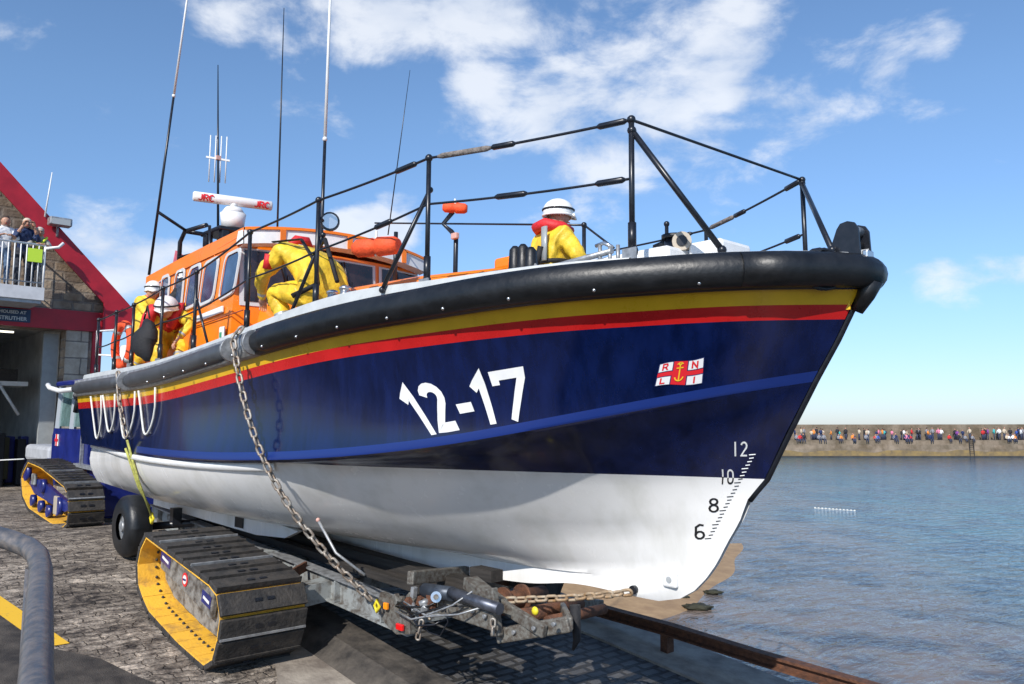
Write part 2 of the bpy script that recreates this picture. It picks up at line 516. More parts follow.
# =================================================================== SETTING
def build_ground():
    b = MBd()
    m = bpy.data.materials.new('worn cobbled slip')
    m.use_nodes = True
    t = m.node_tree
    bs = t.nodes['Principled BSDF']
    tcn = t.nodes.new('ShaderNodeTexCoord')
    mpn = t.nodes.new('ShaderNodeMapping')
    mpn.inputs['Scale'].default_value = (1.25, .8, 1)
    t.links.new(tcn.outputs['Object'], mpn.inputs[0])
    def nz(scale, det=8, src=None, rough=.65):
        n = t.nodes.new('ShaderNodeTexNoise')
        n.inputs['Scale'].default_value = scale
        n.inputs['Detail'].default_value = det
        n.inputs['Roughness'].default_value = rough
        t.links.new(src or mpn.outputs[0], n.inputs['Vector'])
        return n
    a = nz(1.3); c = nz(9, 6); d = nz(34, 4, tcn.outputs['Object'])
    mv = t.nodes.new('ShaderNodeVectorMath'); mv.operation = 'MULTIPLY_ADD'
    wn = nz(2.6, 4, tcn.outputs['Object'])
    t.links.new(wn.outputs['Color'], mv.inputs[0]); mv.inputs[1].default_value = (.30, .30, .30)
    sx_ = t.nodes.new('ShaderNodeSeparateXYZ'); cx_ = t.nodes.new('ShaderNodeCombineXYZ')
    t.links.new(tcn.outputs['Object'], sx_.inputs[0])
    t.links.new(sx_.outputs[1], cx_.inputs[0]); t.links.new(sx_.outputs[0], cx_.inputs[1])
    t.links.new(cx_.outputs[0], mv.inputs[2])
    vo = t.nodes.new('ShaderNodeTexBrick')
    vo.inputs['Scale'].default_value = 1.0
    vo.inputs['Brick Width'].default_value = .27
    vo.inputs['Row Height'].default_value = .125
    vo.inputs['Mortar Size'].default_value = .016
    vo.inputs['Mortar Smooth'].default_value = 1.0
    vo.inputs['Color1'].default_value = (1.15, 1.15, 1.15, 1)
    vo.inputs['Color2'].default_value = (.72, .70, .68, 1)
    vo.inputs['Mortar'].default_value = (.66, .62, .58, 1)
    t.links.new(mv.outputs[0], vo.inputs['Vector'])
    r1 = t.nodes.new('ShaderNodeValToRGB')
    e = r1.color_ramp.elements
    e[0].position = .41; e[0].color = (.035, .027, .023, 1)
    e[1].position = .62; e[1].color = (.60, .51, .42, 1)
    q = e.new(.50); q.color = (.21, .175, .145, 1)
    q = e.new(.57); q.color = (.36, .31, .26, 1)
    mixv = math_n(t, 'ADD', math_n(t, 'MULTIPLY', c.outputs['Fac'], .55), math_n(t, 'MULTIPLY', a.outputs['Fac'], .47))
    t.links.new(mixv, r1.inputs[0])
    mm = t.nodes.new('ShaderNodeMix'); mm.data_type = 'RGBA'; mm.blend_type = 'MULTIPLY'; mm.inputs[0].default_value = .85
    t.links.new(r1.outputs[0], mm.inputs[6]); t.links.new(vo.outputs['Color'], mm.inputs[7])
    r3 = t.nodes.new('ShaderNodeValToRGB')
    r3.color_ramp.elements[0].position = .3; r3.color_ramp.elements[0].color = (.55, .55, .55, 1)
    r3.color_ramp.elements[1].position = .7; r3.color_ramp.elements[1].color = (1.3, 1.28, 1.22, 1)
    t.links.new(d.outputs['Fac'], r3.inputs[0])
    m2 = t.nodes.new('ShaderNodeMix'); m2.data_type = 'RGBA'; m2.blend_type = 'MULTIPLY'; m2.inputs[0].default_value = 1
    t.links.new(mm.outputs[2], m2.inputs[6]); t.links.new(r3.outputs[0], m2.inputs[7])
    t.links.new(m2.outputs[2], bs.inputs['Base Color'])
    bs.inputs['Roughness'].default_value = .85
    bp = t.nodes.new('ShaderNodeBump'); bp.inputs['Strength'].default_value = .8; bp.inputs['Distance'].default_value = .04
    hsum = math_n(t, 'ADD', math_n(t, 'MULTIPLY', vo.outputs['Fac'], -.8), math_n(t, 'ADD', c.outputs['Fac'], math_n(t, 'MULTIPLY', d.outputs['Fac'], .5)))
    t.links.new(hsum, bp.inputs['Height']); t.links.new(bp.outputs[0], bs.inputs['Normal'])
    xs = [-400, -60, -30, -12] + [-6 + i * .5 for i in range(53)]
    ys = [-60, -20, -8, -3.6, -1.2, 1.2, 2.62]
    b.grid([[(x, y, G(x)) for y in ys] for x in xs], m)
    build('ground', b, frame=MS, kind='structure', norm=False)
    # rest of the land behind the beach
    b = MBd()
    b.grid([[(x, y, 0 + .0) for y in (2.62, 10, 18)] for x in (-70, -30, -3.0)], conc)
    b.quad([(-3, 2.62, 0), (-3, 18, 0), (-3, 18, -3.2), (-3, 2.62, -3.2)], stone)
    b.quad([(-3, 18, 0), (-70, 18, 0), (-70, 18, -3.2), (-3, 18, -3.2)], stone)
    build('promenade', b, frame=MS, kind='structure')
    # asphalt landward of the yellow line; its dark tone and widening paint in shade
    asp_shade = mat('asphalt and painted shade', (.085, .072, .06), .85, col2=(.026, .022, .02), vs=5, bump=.6, bs=90)
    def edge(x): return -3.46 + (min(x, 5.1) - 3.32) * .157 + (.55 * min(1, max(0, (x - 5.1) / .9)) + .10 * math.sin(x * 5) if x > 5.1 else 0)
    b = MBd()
    b.grid([[(x, y, G(x) + .004) for y in (-20, -8, edge(x))] for x in [-6 + i * .5 for i in range(53)]], asp_shade)
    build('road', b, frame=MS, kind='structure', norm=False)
    b = MBd()
    xs2 = [-6 + i * .35 for i in range(33)]
    xs2 = [x for x in xs2 if x < 5.0] + [5.0]
    b.grid([[(x, -3.48 + (x - 3.32) * .157, G(x) + .008), (x, -3.27 + (x - 3.32) * .157, G(x) + .008)] for x in xs2], ypaint)
    build('road_marking', b, frame=MS, kind='structure', norm=False)
    # concrete strip beside the track, setts between kerbs
    b = MBd()
    xs3 = [5.2 + i * .4 for i in range(38)]
    b.grid([[(x, -1.75 + .12 * math.sin(x * 2.3) + .06 * math.sin(x * 7), G(x) + .006), (x, -1.17, G(x) + .006)] for x in xs3], conc)
    build('concrete_strip', b, frame=MS, kind='structure', norm=False)
    b = MBd()
    xs4 = [2 + i * .5 for i in range(36)]
    b.grid([[(x, -.46, G(x) + .004), (x, .6, G(x) + .004), (x, 1.75, G(x) + .004)] for x in xs4], setts)
    build('sett_paving', b, frame=MS, kind='structure', norm=False)
    # kerb: raised, battered landward face
    b = MBd()
    def sweep(prof, x0, x1, m, st=.5):
        n = int((x1 - x0) / st)
        rows = [[(x0 + i * st, y, G(x0 + i * st) + z) for y, z in prof] for i in range(n + 1)]
        b.grid(rows, m, smooth=False)
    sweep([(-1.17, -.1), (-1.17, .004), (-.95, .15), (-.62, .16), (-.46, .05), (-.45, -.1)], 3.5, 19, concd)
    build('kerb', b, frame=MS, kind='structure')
    b = MBd()
    sweep([(1.74, -.1), (1.75, .03), (2.58, .035), (2.6, .0), (2.62, -1.9)], -3, 19.5, conc)
    build('slip_edge', b, frame=MS, kind='structure')
    # beach and sea
    sand = mat('wet sand', (.42, .28, .15), .8, col2=(.30, .19, .10), vs=2.5, bump=.5, bs=30)
    b = MBd()
    def shore(y): return 2.4 - .075 * max(0, y - 8) ** 1.65
    rows = []
    for i in range(110):
        y = 2.62 + i * .3
        r = []
        for k in range(80):
            x = -3.0 + k * .3
            z = SEA + (shore(y) - x) * .09 + .010 * math.sin(x * 2 + y) + .012 * math.sin(y * 1.3)
            r.append((x, y, max(z, -6)))
        rows.append(r)
    b.grid(rows, sand)
    build('beach', b, frame=MS, kind='structure', norm=False)
build_ground()

def build_sea():
    m = bpy.data.materials.new('harbour water')
    m.use_nodes = True
    t = m.node_tree
    bs = t.nodes['Principled BSDF']
    bs.inputs['Roughness'].default_value = .09
    bs.inputs['IOR'].default_value = 1.33
    bs.inputs['Specular IOR Level'].default_value = .28
    tcn = t.nodes.new('ShaderNodeTexCoord')
    sp = t.nodes.new('ShaderNodeSeparateXYZ')
    t.links.new(tcn.outputs['Object'], sp.inputs[0])
    # object coordinates = slip frame; depth grows away from the shore
    dist = math_n(t, 'ADD', math_n(t, 'MULTIPLY', sp.outputs[0], .75), math_n(t, 'MULTIPLY', sp.outputs[1], .62))
    nz = t.nodes.new('ShaderNodeTexNoise'); nz.inputs['Scale'].default_value = .12; nz.inputs['Detail'].default_value = 5
    t.links.new(tcn.outputs['Object'], nz.inputs['Vector'])
    dd = math_n(t, 'MULTIPLY_ADD', nz.outputs['Fac'], 24.0, dist)
    rp = t.nodes.new('ShaderNodeValToRGB')
    mr = t.nodes.new('ShaderNodeMapRange'); mr.inputs['From Min'].default_value = 14; mr.inputs['From Max'].default_value = 55
    t.links.new(dd, mr.inputs['Value']); t.links.new(mr.outputs[0], rp.inputs[0])
    e = rp.color_ramp.elements
    e[0].position = 0; e[0].color = (.24, .17, .125, 1)
    e[1].position = 1; e[1].color = (.006, .09, .17, 1)
    k = e.new(.28); k.color = (.15, .135, .12, 1)
    k = e.new(.50); k.color = (.03, .14, .17, 1)
    # weed patches on the bed
    n5 = t.nodes.new('ShaderNodeTexNoise'); n5.inputs['Scale'].default_value = .55; n5.inputs['Detail'].default_value = 6
    t.links.new(tcn.outputs['Object'], n5.inputs['Vector'])
    r5 = t.nodes.new('ShaderNodeValToRGB')
    r5.color_ramp.elements[0].position = .40; r5.color_ramp.elements[0].color = (.35, .45, .62, 1)
    r5.color_ramp.elements[1].position = .53; r5.color_ramp.elements[1].color = (1, 1, 1, 1)
    t.links.new(n5.outputs['Fac'], r5.inputs[0])
    mm = t.nodes.new('ShaderNodeMix'); mm.data_type = 'RGBA'; mm.blend_type = 'MULTIPLY'; mm.inputs[0].default_value = .9
    t.links.new(rp.outputs[0], mm.inputs[6]); t.links.new(r5.outputs[0], mm.inputs[7])
    t.links.new(mm.outputs[2], bs.inputs['Base Color'])
    # waves
    def wv(scale, det, rot):
        mpn = t.nodes.new('ShaderNodeMapping'); mpn.inputs['Scale'].default_value = (1, .5, 1); mpn.inputs['Rotation'].default_value = (0, 0, rot)
        t.links.new(tcn.outputs['Object'], mpn.inputs[0])
        n = t.nodes.new('ShaderNodeTexNoise'); n.inputs['Scale'].default_value = scale; n.inputs['Detail'].default_value = det; n.inputs['Distortion'].default_value = .6
        t.links.new(mpn.outputs[0], n.inputs['Vector'])
        return n.outputs['Fac']
    h = math_n(t, 'ADD', math_n(t, 'MULTIPLY', wv(2.4, 5, .6), .8), math_n(t, 'MULTIPLY', wv(5.5, 3, .9), .28))
    bp = t.nodes.new('ShaderNodeBump'); bp.inputs['Strength'].default_value = 1.0; bp.inputs['Distance'].default_value = .11
    t.links.new(h, bp.inputs['Height']); t.links.new(bp.outputs[0], bs.inputs['Normal'])
    b = MBd()
    b.quad([(-9000, 2.7, SEA), (14000, 2.7, SEA), (14000, 14000, SEA), (-9000, 14000, SEA)], m)
    b.quad([(18.2, -9000, SEA), (14000, -9000, SEA), (14000, 2.7, SEA), (18.2, 2.7, SEA)], m)
    build('sea', b, frame=MS, kind='structure')
build_sea()

# =================================================================== HULL
TS = [0, .262, .524, .742, .9, .97, 1]
SBv = [1.79, 1.95, 1.98, 1.735, 1.175, .525, .035]
def sheer_b(t): return pch(TS, SBv, t)
def sheer_z(t): return pch([0, .35, .70, 1], [1.848, 1.902, 2.233, 2.40], t)
def boot_b(t): return pch([0, .375, .66, .846, .95, 1], [1.51, 1.936, 1.66, .83, .25, .03], t)
def kn_b(t): return lerp(boot_b(t), sheer_b(t), .62) if t < .985 else lerp(lerp(boot_b(.985), sheer_b(.985), .62), .03, (t - .985) / .015)
def kn_z(t): return pch([0, .577, .648, .733, .801, .863, .919, .956, 1], [1.06, 1.035, 1.071, 1.148, 1.243, 1.364, 1.495, 1.585, 1.70], t)
def bil_b(t): return pch([0, .35, .6, .75, .88, 1], [1.42, 1.50, 1.22, .68, .24, .02], t)
def bil_z(t): return pch([0, .35, .6, .8, .92, 1], [.43, .36, .36, .42, .52, .62], t)
def gar_b(t): return pch([0, .35, .6, .8, 1], [.5, .45, .28, .11, .02], t)
def gar_z(t): return pch([0, .3, .55, .75, .88, 1], [.33, .26, .17, .10, .16, .34], t)
STEM = [(-.03, 9.45), (.0, 9.66), (.05, 9.86), (.12, 9.98), (.272, 10.13), (.537, 10.30), (.729, 10.42), (.83, 10.46), (1.0, 10.61), (1.35, 10.80), (1.7, 11.0), (1.96, 11.16), (2.22, 11.30), (2.45, 11.42)]
def stem_x(z): return pch([a for a, _ in STEM], [b_ for _, b_ in STEM], max(-.03, min(2.45, z)))
def hull_row(t, port=False):
    """points of one station from sheer to keel"""
    sb, sz = sheer_b(t), sheer_z(t)
    kb, kz = kn_b(t), kn_z(t)
    bb = boot_b(t)
    pts = []
    def flare(z):     # half breadth between knuckle and sheer, hollow
        u = (z - kz) / (sz - kz)
        return lerp(kb, sb, u) - .07 * math.sin(PI * u) * min(1, (1 - t) * 6) * (1 if t > .5 else max(0, t) * 2)
    aft = max(0, min(1, (t - .30) / .25))
    lev = [(sb, sz), (flare(sz - .12), sz - .12), (flare(sz - .215), sz - .215), (flare(sz - .31), sz - .31)]
    z0 = sz - .31
    for k in range(1, 4): lev.append((flare(lerp(z0, kz + .055, k / 4)), lerp(z0, kz + .055, k / 4)))
    pr = .016 * aft * min(1, (1 - t) * 25)
    lev.append((flare(kz + .055) + .002, kz + .055))
    lev.append((kb + pr, kz + .0))
    lev.append((kb + pr * .9, kz - .02))
    lev.append((kb - .02 * aft * min(1, (1 - t) * 25), kz - .045))
    zt = min(kz - .05, 1.0)
    lev.append((lerp(kb, bb, .5) + .01, lerp(kz - .045, 1.0, .5)) if kz > 1.1 else (kb - .005, kz - .048))
    lev.append((bb, 1.0 if kz > 1.06 else kz - .055))
    bl, bz = bil_b(t), bil_z(t)
    gb, gz = gar_b(t), gar_z(t)
    za = lev[-1][1]
    full = pch([0, .5, .8, 1], [.5, .6, .18, 0.02], t)
    for u in (.2, .4, .6, .8):
        y = lerp(bb, bl, u) + full * .16 * math.sin(PI * u)
        lev.append((y, lerp(za, bz, u)))
    lev.append((bl, bz))
    for u in (.25, .5, .75):
        lev.append((lerp(bl, gb, u), lerp(bz, gz, u) - .06 * math.sin(PI * u) * min(1, bl)))
    lev.append((gb, gz))
    kd = .055 if t < .97 else lerp(.055, .02, (t - .97) / .03)
    lev.append((min(gb, kd + .02), lerp(gz, 0, .25)))
    lev.append((kd, lerp(gz, 0, .32)))
    kz0 = pch([0, .6, .72, .80, .86, .90, 1], [-.15, -.15, -.13, -.10, -.06, 0, 0], t)
    lev.append((kd, lerp(gz, kz0, .62)))
    lev.append((kd, lerp(gz, kz0, .85)))
    lev.append((kd, kz0))
    lev.append((0, kz0))
    return lev
def hull_pts(t, sgn):
    lev = hull_row(t)
    one = hull_row(1.0)
    out_ = []
    for (bq, zq), (_, z1) in zip(lev, one):
        X = t * stem_x(z1)
        out_.append(Vector((X, sgn * bq, zq)))
    return out_
TT = [i / 40 * .8 for i in range(40)] + [.8 + i / 30 * .2 for i in range(31)]
def hull_mat(a, b_):
    if b_ == 0: return navy
    if b_ == 1: return yel
    if b_ == 2: return red
    if b_ in (7, 8): return navy_lit if TT[a] > .30 else navy
    if b_ <= 11: return navy
    return white
boat = thing('lifeboat', 'large navy and white lifeboat with orange wheelhouse resting on a tracked carriage', 'lifeboat', MB_, (5.7, 0, 0))
hb = MBd()
for sgn in (-1, 1):
    rows = [hull_pts(t, sgn) for t in TT]
    hb.grid(rows, None, True, hull_mat)
# transom
r0 = hull_pts(0, -1)
r1 = hull_pts(0, 1)
for i in range(len(r0) - 1):
    m_ = hull_mat(0, i)
    hb.quad([r0[i], r1[i], r1[i + 1], r0[i + 1]], m_)
bmesh.ops.remove_doubles(hb.bm, verts=hb.bm.verts, dist=.0008)
bmesh.ops.recalc_face_normals(hb.bm, faces=hb.bm.faces)
for e in hb.bm.edges:
    if len(e.link_faces) == 2 and e.calc_face_angle(0) > R(38): e.smooth = False
HB = BVHTree.FromBMesh(hb.bm)
build('hull', hb, boat)

def hullp(X, Z, off=.005):
    r = HB.ray_cast(Vector((X, -6, Z)), Vector((0, 1, 0)))
    if r[0] is None: return None
    n = r[1]
    if n.y > 0: n = -n
    return r[0] + n * off
def hitpix(x, y):
    o = MBI @ Vector((0, 0, CAMZ))
    d = MBI.to_3x3() @ pixdir(x, y)
    r = HB.ray_cast(o, d)
    return r[0]
def ribbon(poly, wd):
    """polyline -> list of left/right points with mitres"""
    n = len(poly)
    L_, R_ = [], []
    for i in range(n):
        p = Vector(poly[i])
        a = Vector(poly[i - 1]) if i else None
        c = Vector(poly[i + 1]) if i < n - 1 else None
        if a is None: d = (c - p).normalized(); nn = Vector((-d.y, d.x)); k = 1
        elif c is None: d = (p - a).normalized(); nn = Vector((-d.y, d.x)); k = 1
        else:
            d1 = (p - a).normalized(); d2 = (c - p).normalized()
            n1_ = Vector((-d1.y, d1.x)); n2_ = Vector((-d2.y, d2.x))
            nn = (n1_ + n2_)
            nn.normalize()
            k = 1 / max(.5, nn.dot(n1_))
        L_.append(p + nn * wd / 2 * k); R_.append(p - nn * wd / 2 * k)
    return L_, R_
def strokes_mesh(b, glyph, wd, mapf, m, off=.005):
    for poly in glyph:
        # densify
        dn = []
        for a, c in zip(poly[:-1], poly[1:]):
            a = Vector(a); c = Vector(c)
            k = max(1, int((c - a).length / .12))
            for i in range(k): dn.append(tuple(a.lerp(c, i / k)))
        dn.append(tuple(poly[-1]))
        l, r = ribbon(dn, wd)
        P = []
        for p, q in zip(l, r):
            A = mapf(p.x, p.y, off); B = mapf(q.x, q.y, off)
            P.append((A, B))
        for (A, B), (C_, D) in zip(P[:-1], P[1:]):
            if None in (A, B, C_, D): continue
            b.quad([A, B, D, C_], m(A) if callable(m) else m)
def arc(cx, cy, rx, ry, a0, a1, n=8):
    return [(cx + rx * math.cos(R(a0 + (a1 - a0) * i / n)), cy + ry * math.sin(R(a0 + (a1 - a0) * i / n))) for i in range(n + 1)]
def quadmap(bl, br, tl, tr, W_=1., H_=1.):
    P = [hitpix(*q) for q in (bl, br, tl, tr)]
    def f(u, v, off=.005):
        u /= W_; v /= H_
        X = lerp(lerp(P[0].x, P[1].x, u), lerp(P[2].x, P[3].x, u), v)
        Z = lerp(lerp(P[0].z, P[1].z, u), lerp(P[2].z, P[3].z, u), v)
        return hullp(X, Z, off)
    return f
# 12-17
f17 = quadmap((427, 436), (530, 418), (394, 389), (524, 366), 3.35, 1.0)
nb = MBd()
Wd = .19
h_ = Wd / 2
glyphs = [
    [(.02, .72), (.27, .93), (.27, h_ * 0)],
    arc(.86, .72, .23, .20, 170, -10, 8) + [(1.05, .60), (.63, h_), (1.17, h_)],
    [(1.40, .40), (1.84, .40)],
    [(2.02, .72), (2.27, .93), (2.27, 0)],
    [(2.62, .72), (2.62, 1 - h_), (3.24, 1 - h_), (3.24, .8), (2.92, 0)],
]
for gl_ in glyphs:
    nb = MBd()
    strokes_mesh(nb, [gl_], Wd, f17, white2)
    build('hull_numeral', nb, boat, norm=True)
# draught marks
db = MBd()
DG = {'1': [[(.25, 0), (.25, 1)]],
      '2': [arc(.30, .74, .22, .22, 170, 0, 6) + [(.5, .6), (.08, .05), (.55, .05)]],
      '0': [arc(.30, .72, .22, .23, 0, 180, 6) + arc(.30, .28, .22, .23, 180, 360, 6) + [(.52, .72)]],
      '8': [arc(.30, .75, .19, .21, 0, 360, 10), arc(.30, .27, .22, .24, 0, 360, 10)],
      '6': [[(.5, .92), (.3, .97), (.1, .8), (.08, .28)] + arc(.30, .27, .22, .24, 180, 540, 10)]}
def dnum(txt, x0, y1, x1, y0, m, lean=0):
    n = len(txt)
    q = quadmap((x0, y0), (x1, y0), (x0 + lean, y1), (x1 + lean, y1), .62 * n, 1.0)
    for i, ch in enumerate(txt):
        db = MBd()
        strokes_mesh(db, [[(a + i * .62, c) for a, c in pl] for pl in DG[ch]], .12, lambda u, v, o: q(u, v, .004), m)
        build('draught_figure', db, boat)
black_p = mat('black marking paint', (.012, .012, .014), .5)
db.bm.free()
dnum('12', 732, 441.5, 748, 456, white2)
dnum('10', 719.5, 469, 734, 484, lambda A: white2 if A.z > 1.0 else black_p)
dnum('8', 708, 498, 720, 512, black_p)
dnum('6', 694, 524, 706, 539, black_p)
db = MBd()
for k in range(25):
    u = k / 24
    xx = lerp(710, 754, u); yy = lerp(539, 455, u)
    ln = 5 if k % 4 == 0 else 3
    a = hitpix(xx - ln, yy); c = hitpix(xx + 1.5, yy - .5)
    if a and c:
        A = hullp(a.x, a.z, .004); B = hullp(c.x, c.z, .004)
        if A and B:
            up = Vector((0, 0, .006))
            db.quad([A, B, B + up, A + up], white2 if a.z > 1.0 else black_p)
build('draught_scale', db, boat)
# house flag emblem on the bow
fl = MBd()
ff = quadmap((655, 386), (702, 383), (660, 364), (704, 357), 4.6, 2.6)
def fq(u0, v0, u1, v1, m, off=.004, wav=.1):
    n = 6
    for i in range(n):
        a, c = lerp(u0, u1, i / n), lerp(u0, u1, (i + 1) / n)
        wa, wc = wav * math.sin(a * 1.4), wav * math.sin(c * 1.4)
        P = [ff(a, v0 + wa, off), ff(c, v0 + wc, off), ff(c, v1 + wc, off), ff(a, v1 + wa, off)]
        if None not in P: fl.quad(P, m)
fq(0, 0, 4.6, 2.55, redc, .0035)
flagred = mat('emblem red', (.70, .02, .03), .4)
for f_ in fl.bm.faces: f_.material_index = fl.mi(flagred)
wht = mat('emblem white', (.8, .8, .8), .4)
yem = mat('emblem yellow', (.85, .50, .03), .4)
emn = mat('emblem navy edge', (.01, .02, .10), .4)
for (u0, v0, u1, v1) in ((-.06, 1.5, 1.55, 2.62), (3.0, 1.5, 4.66, 2.62), (-.06, -.06, 1.5, 1.02), (3.0, -.06, 4.66, 1.02)):
    fq(u0, v0, u1, v1, emn, .005)
    fq(u0 + .1, v0 + .09, u1 - .1, v1 - .09, wht, .0065)
for g, (ox, oy) in {'R': (.45, 1.72), 'N': (3.5, 1.72), 'L': (.45, .15), 'I': (3.7, .15)}.items():
    gl = {'R': [[(0, 0), (0, .7), (.4, .68), (.45, .5), (.35, .35), (0, .33)], [(.25, .33), (.5, 0)]],
          'N': [[(0, 0), (0, .7), (.5, 0), (.5, .7)]], 'L': [[(0, .7), (0, .06), (.45, .06)]], 'I': [[(.1, 0), (.1, .7)]]}[g]
    strokes_mesh(fl, [[(a + ox, c + oy) for a, c in pl] for pl in gl], .16, lambda u, v, o: ff(u, v + .1 * math.sin(u * 1.4), .008), flagred)
strokes_mesh(fl, [[(2.25, .5), (2.25, 2.2)], [(1.9, 1.85), (2.6, 1.85)], arc(2.25, .95, .42, .5, 190, 350, 8), arc(2.25, 2.3, .12, .12, 0, 360, 8), [(1.95, 2.25), (2.15, 2.42), (2.35, 2.42), (2.55, 2.25)]],
             .13, lambda u, v, o: ff(u, v, .008), yem)
build('house_flag_emblem', fl, boat)

# white lip along the boot line aft
b = MBd()
rows = []
for i in range(24):
    t = i / 23 * .62
    X = t * 10.61
    k = 1 - max(0, (t - .35) / .27)
    bb = boot_b(t)
    z = kn_z(t) - .055
    o_ = .035 * k + .002
    rows.append([(X, -bb + .01, z + .01), (X, -bb - o_, z), (X, -bb - o_ - .004, z - .05), (X, -bb + .01, z - .075)])
b.grid(rows, white2)
build('spray_chine', b, boat)
# bilge keels / lower tunnel fairing
b = MBd()
b.prism([(1.2, .30), (4.9, .26), (5.6, .20), (5.3, .10), (4.6, .06), (1.2, .14)], -.98, -.92, white)
b.prism([(1.2, .30), (4.9, .26), (5.6, .20), (5.3, .10), (4.6, .06), (1.2, .14)], .92, .98, white)
b.box((4.15, -.99, .16), (.22, .012, .12), blackm)
build('bilge_keel', b, boat)
# black stem band
b = MBd()
zs = [.84, .9, 1.0, 1.35, 1.7, 1.96, 2.22, 2.33]
b.tube([(stem_x(z) + .004, 0, z) for z in zs], .024, blackm, 8)
build('stem_band', b, boat)
b = MBd()
z = 2.2
b.box((stem_x(2.2) - .035, -.05, 2.2), (.05, .01, .1), yem)
build('stem_plate', b, boat)
b = MBd()
b.cyl((9.45, -.09, .06), (9.45, -.055, .06), .035, blackm, 14)
build('keel_eye', b, boat)
b = MBd()
b.box((9.80, -.05, .19), (.13, .05, .12), white2, bev=.015)
b.cyl((9.80, -.08, .19), (9.80, -.05, .19), .025, greyd, 12)
build('keel_fitting', b, boat)

# fender belting
def sheer_pt(t, sgn=-1, out_=0., up=0.):
    return Vector((t * stem_x(sheer_z(1)), sgn * (sheer_b(t) + out_), sheer_z(t) + up))
def tX(X): return X / stem_x(sheer_z(1))
def fender(t0, t1, r, m, sgn, out_=.03):
    b = MBd()
    n = max(6, int((t1 - t0) * 60))
    pts = [sheer_pt(lerp(t0, t1, i / n), sgn, out_) for i in range(n + 1)]
    if t1 < .99:
        rr = [r * .75] + [r] * (n - 1) + [r * .75]
    else:
        rr = [r * .8] + [r * (1 - .10 * max(0, (k_ / n - .6) / .4)) for k_ in range(n)]
    b.tube(pts, rr, m, 14, sq=(1.0, .8))
    return b
for sgn in (-1, 1):
    o = build('fender', fender(tX(6.55), .985, .120, blackr, sgn), boat)
    build('fender', fender(tX(2.95), tX(6.05), .095, greyr, sgn), boat)
    build('fender', fender(tX(.02), tX(2.65), .085, greyr, sgn), boat)
    b = MBd()      # backing channel under the whole belting
    rows = []
    for i in range(61):
        t = i / 60 * .985
        p = sheer_pt(t, sgn)
        rows.append([p + Vector((0, -sgn * .02, .13)), p + Vector((0, sgn * .035, .12)), p + Vector((0, sgn * .035, -.115)), p + Vector((0, -sgn * .03, -.125))])
    b.grid(rows, greyd if False else blackm, mfun=lambda a, c: greyd if (c == 0 or TX60(a) < 6.6 and c == 1) else blackm) if False else b.grid(rows, None, mfun=lambda a, c: (greyd if c == 0 else (galv if a < 35 else blackm)))
    build('fender_channel', b, boat)
# bolts along the belting
b = MBd()
for k in range(13):
    X = 4.0 + k * .56
    t = tX(X)
    p = sheer_pt(t, -1, .10, -.085)
    b.sph(p, .014, chrome, seg=8)
    build('fender_bolt', b, boat)
    b = MBd()
# clamp rings at the belt joints
for X in (6.52, 6.08, 2.92):
    b = MBd()
    t = tX(X)
    p = sheer_pt(t, -1, .03)
    b.cyl(p - Vector((.02, 0, 0)), p + Vector((.02, 0, 0)), .118, galv, 18)
    build('belt_clamp', b, boat)
# bow nose: rounded rubber bull nose and roller
b = MBd()
tip = Vector((11.40, 0, 2.40))
b.tube([sheer_pt(.955, -1, .03), sheer_pt(.972, -1, .035), Vector((11.27, -.22, 2.395)), Vector((11.345, -.11, 2.395)), Vector((11.375, 0, 2.39)), Vector((11.345, .11, 2.395)), Vector((11.27, .22, 2.395)), sheer_pt(.972, 1, .035), sheer_pt(.955, 1, .03)], [.118, .12, .118, .114, .112, .114, .118, .12, .118], blackr, 16)
b.tube([(11.40, 0, 2.34), (11.36, 0, 2.24), (11.30, 0, 2.14)], [.08, .06, .04], blackr, 12)
build('bow_fender_nose', b, boat)
b = MBd()
for k in (-.012, .012):
    ring = [Vector((11.22 + k * .8, -.30 + k, 2.395)) + Vector((-.5, .3, 0)).normalized() * 0 + (Vector((.55, .83, 0)) * math.cos(a_ / 16 * 2 * PI) + Vector((0, 0, 1)) * math.sin(a_ / 16 * 2 * PI)) * .132 for a_ in range(16)]
    b.tube(ring, .012, blackm, 6, closed=True)
build('nose_strap', b, boat)
b = MBd()
for sy in (-.10, .06):
    b.prism([(11.15, 2.49), (11.225, 2.69), (11.25, 2.725), (11.30, 2.735), (11.345, 2.72), (11.37, 2.68), (11.38, 2.50)], sy, sy + .018, blackm)
b.cyl((11.31, -.09, 2.68), (11.31, .06, 2.68), .035, galv, 14)
b.cyl((11.30, -.09, 2.58), (11.30, .06, 2.58), .04, blackm, 14)
b.box((11.28, -.02, 2.50), (.16, .15, .02), blackm)
build('bow_fairlead', b, boat)
b = MBd()
b.box((11.40, -.03, 2.50), (.04, .10, .06), chrome, bev=.01)
build('nose_plate', b, boat)

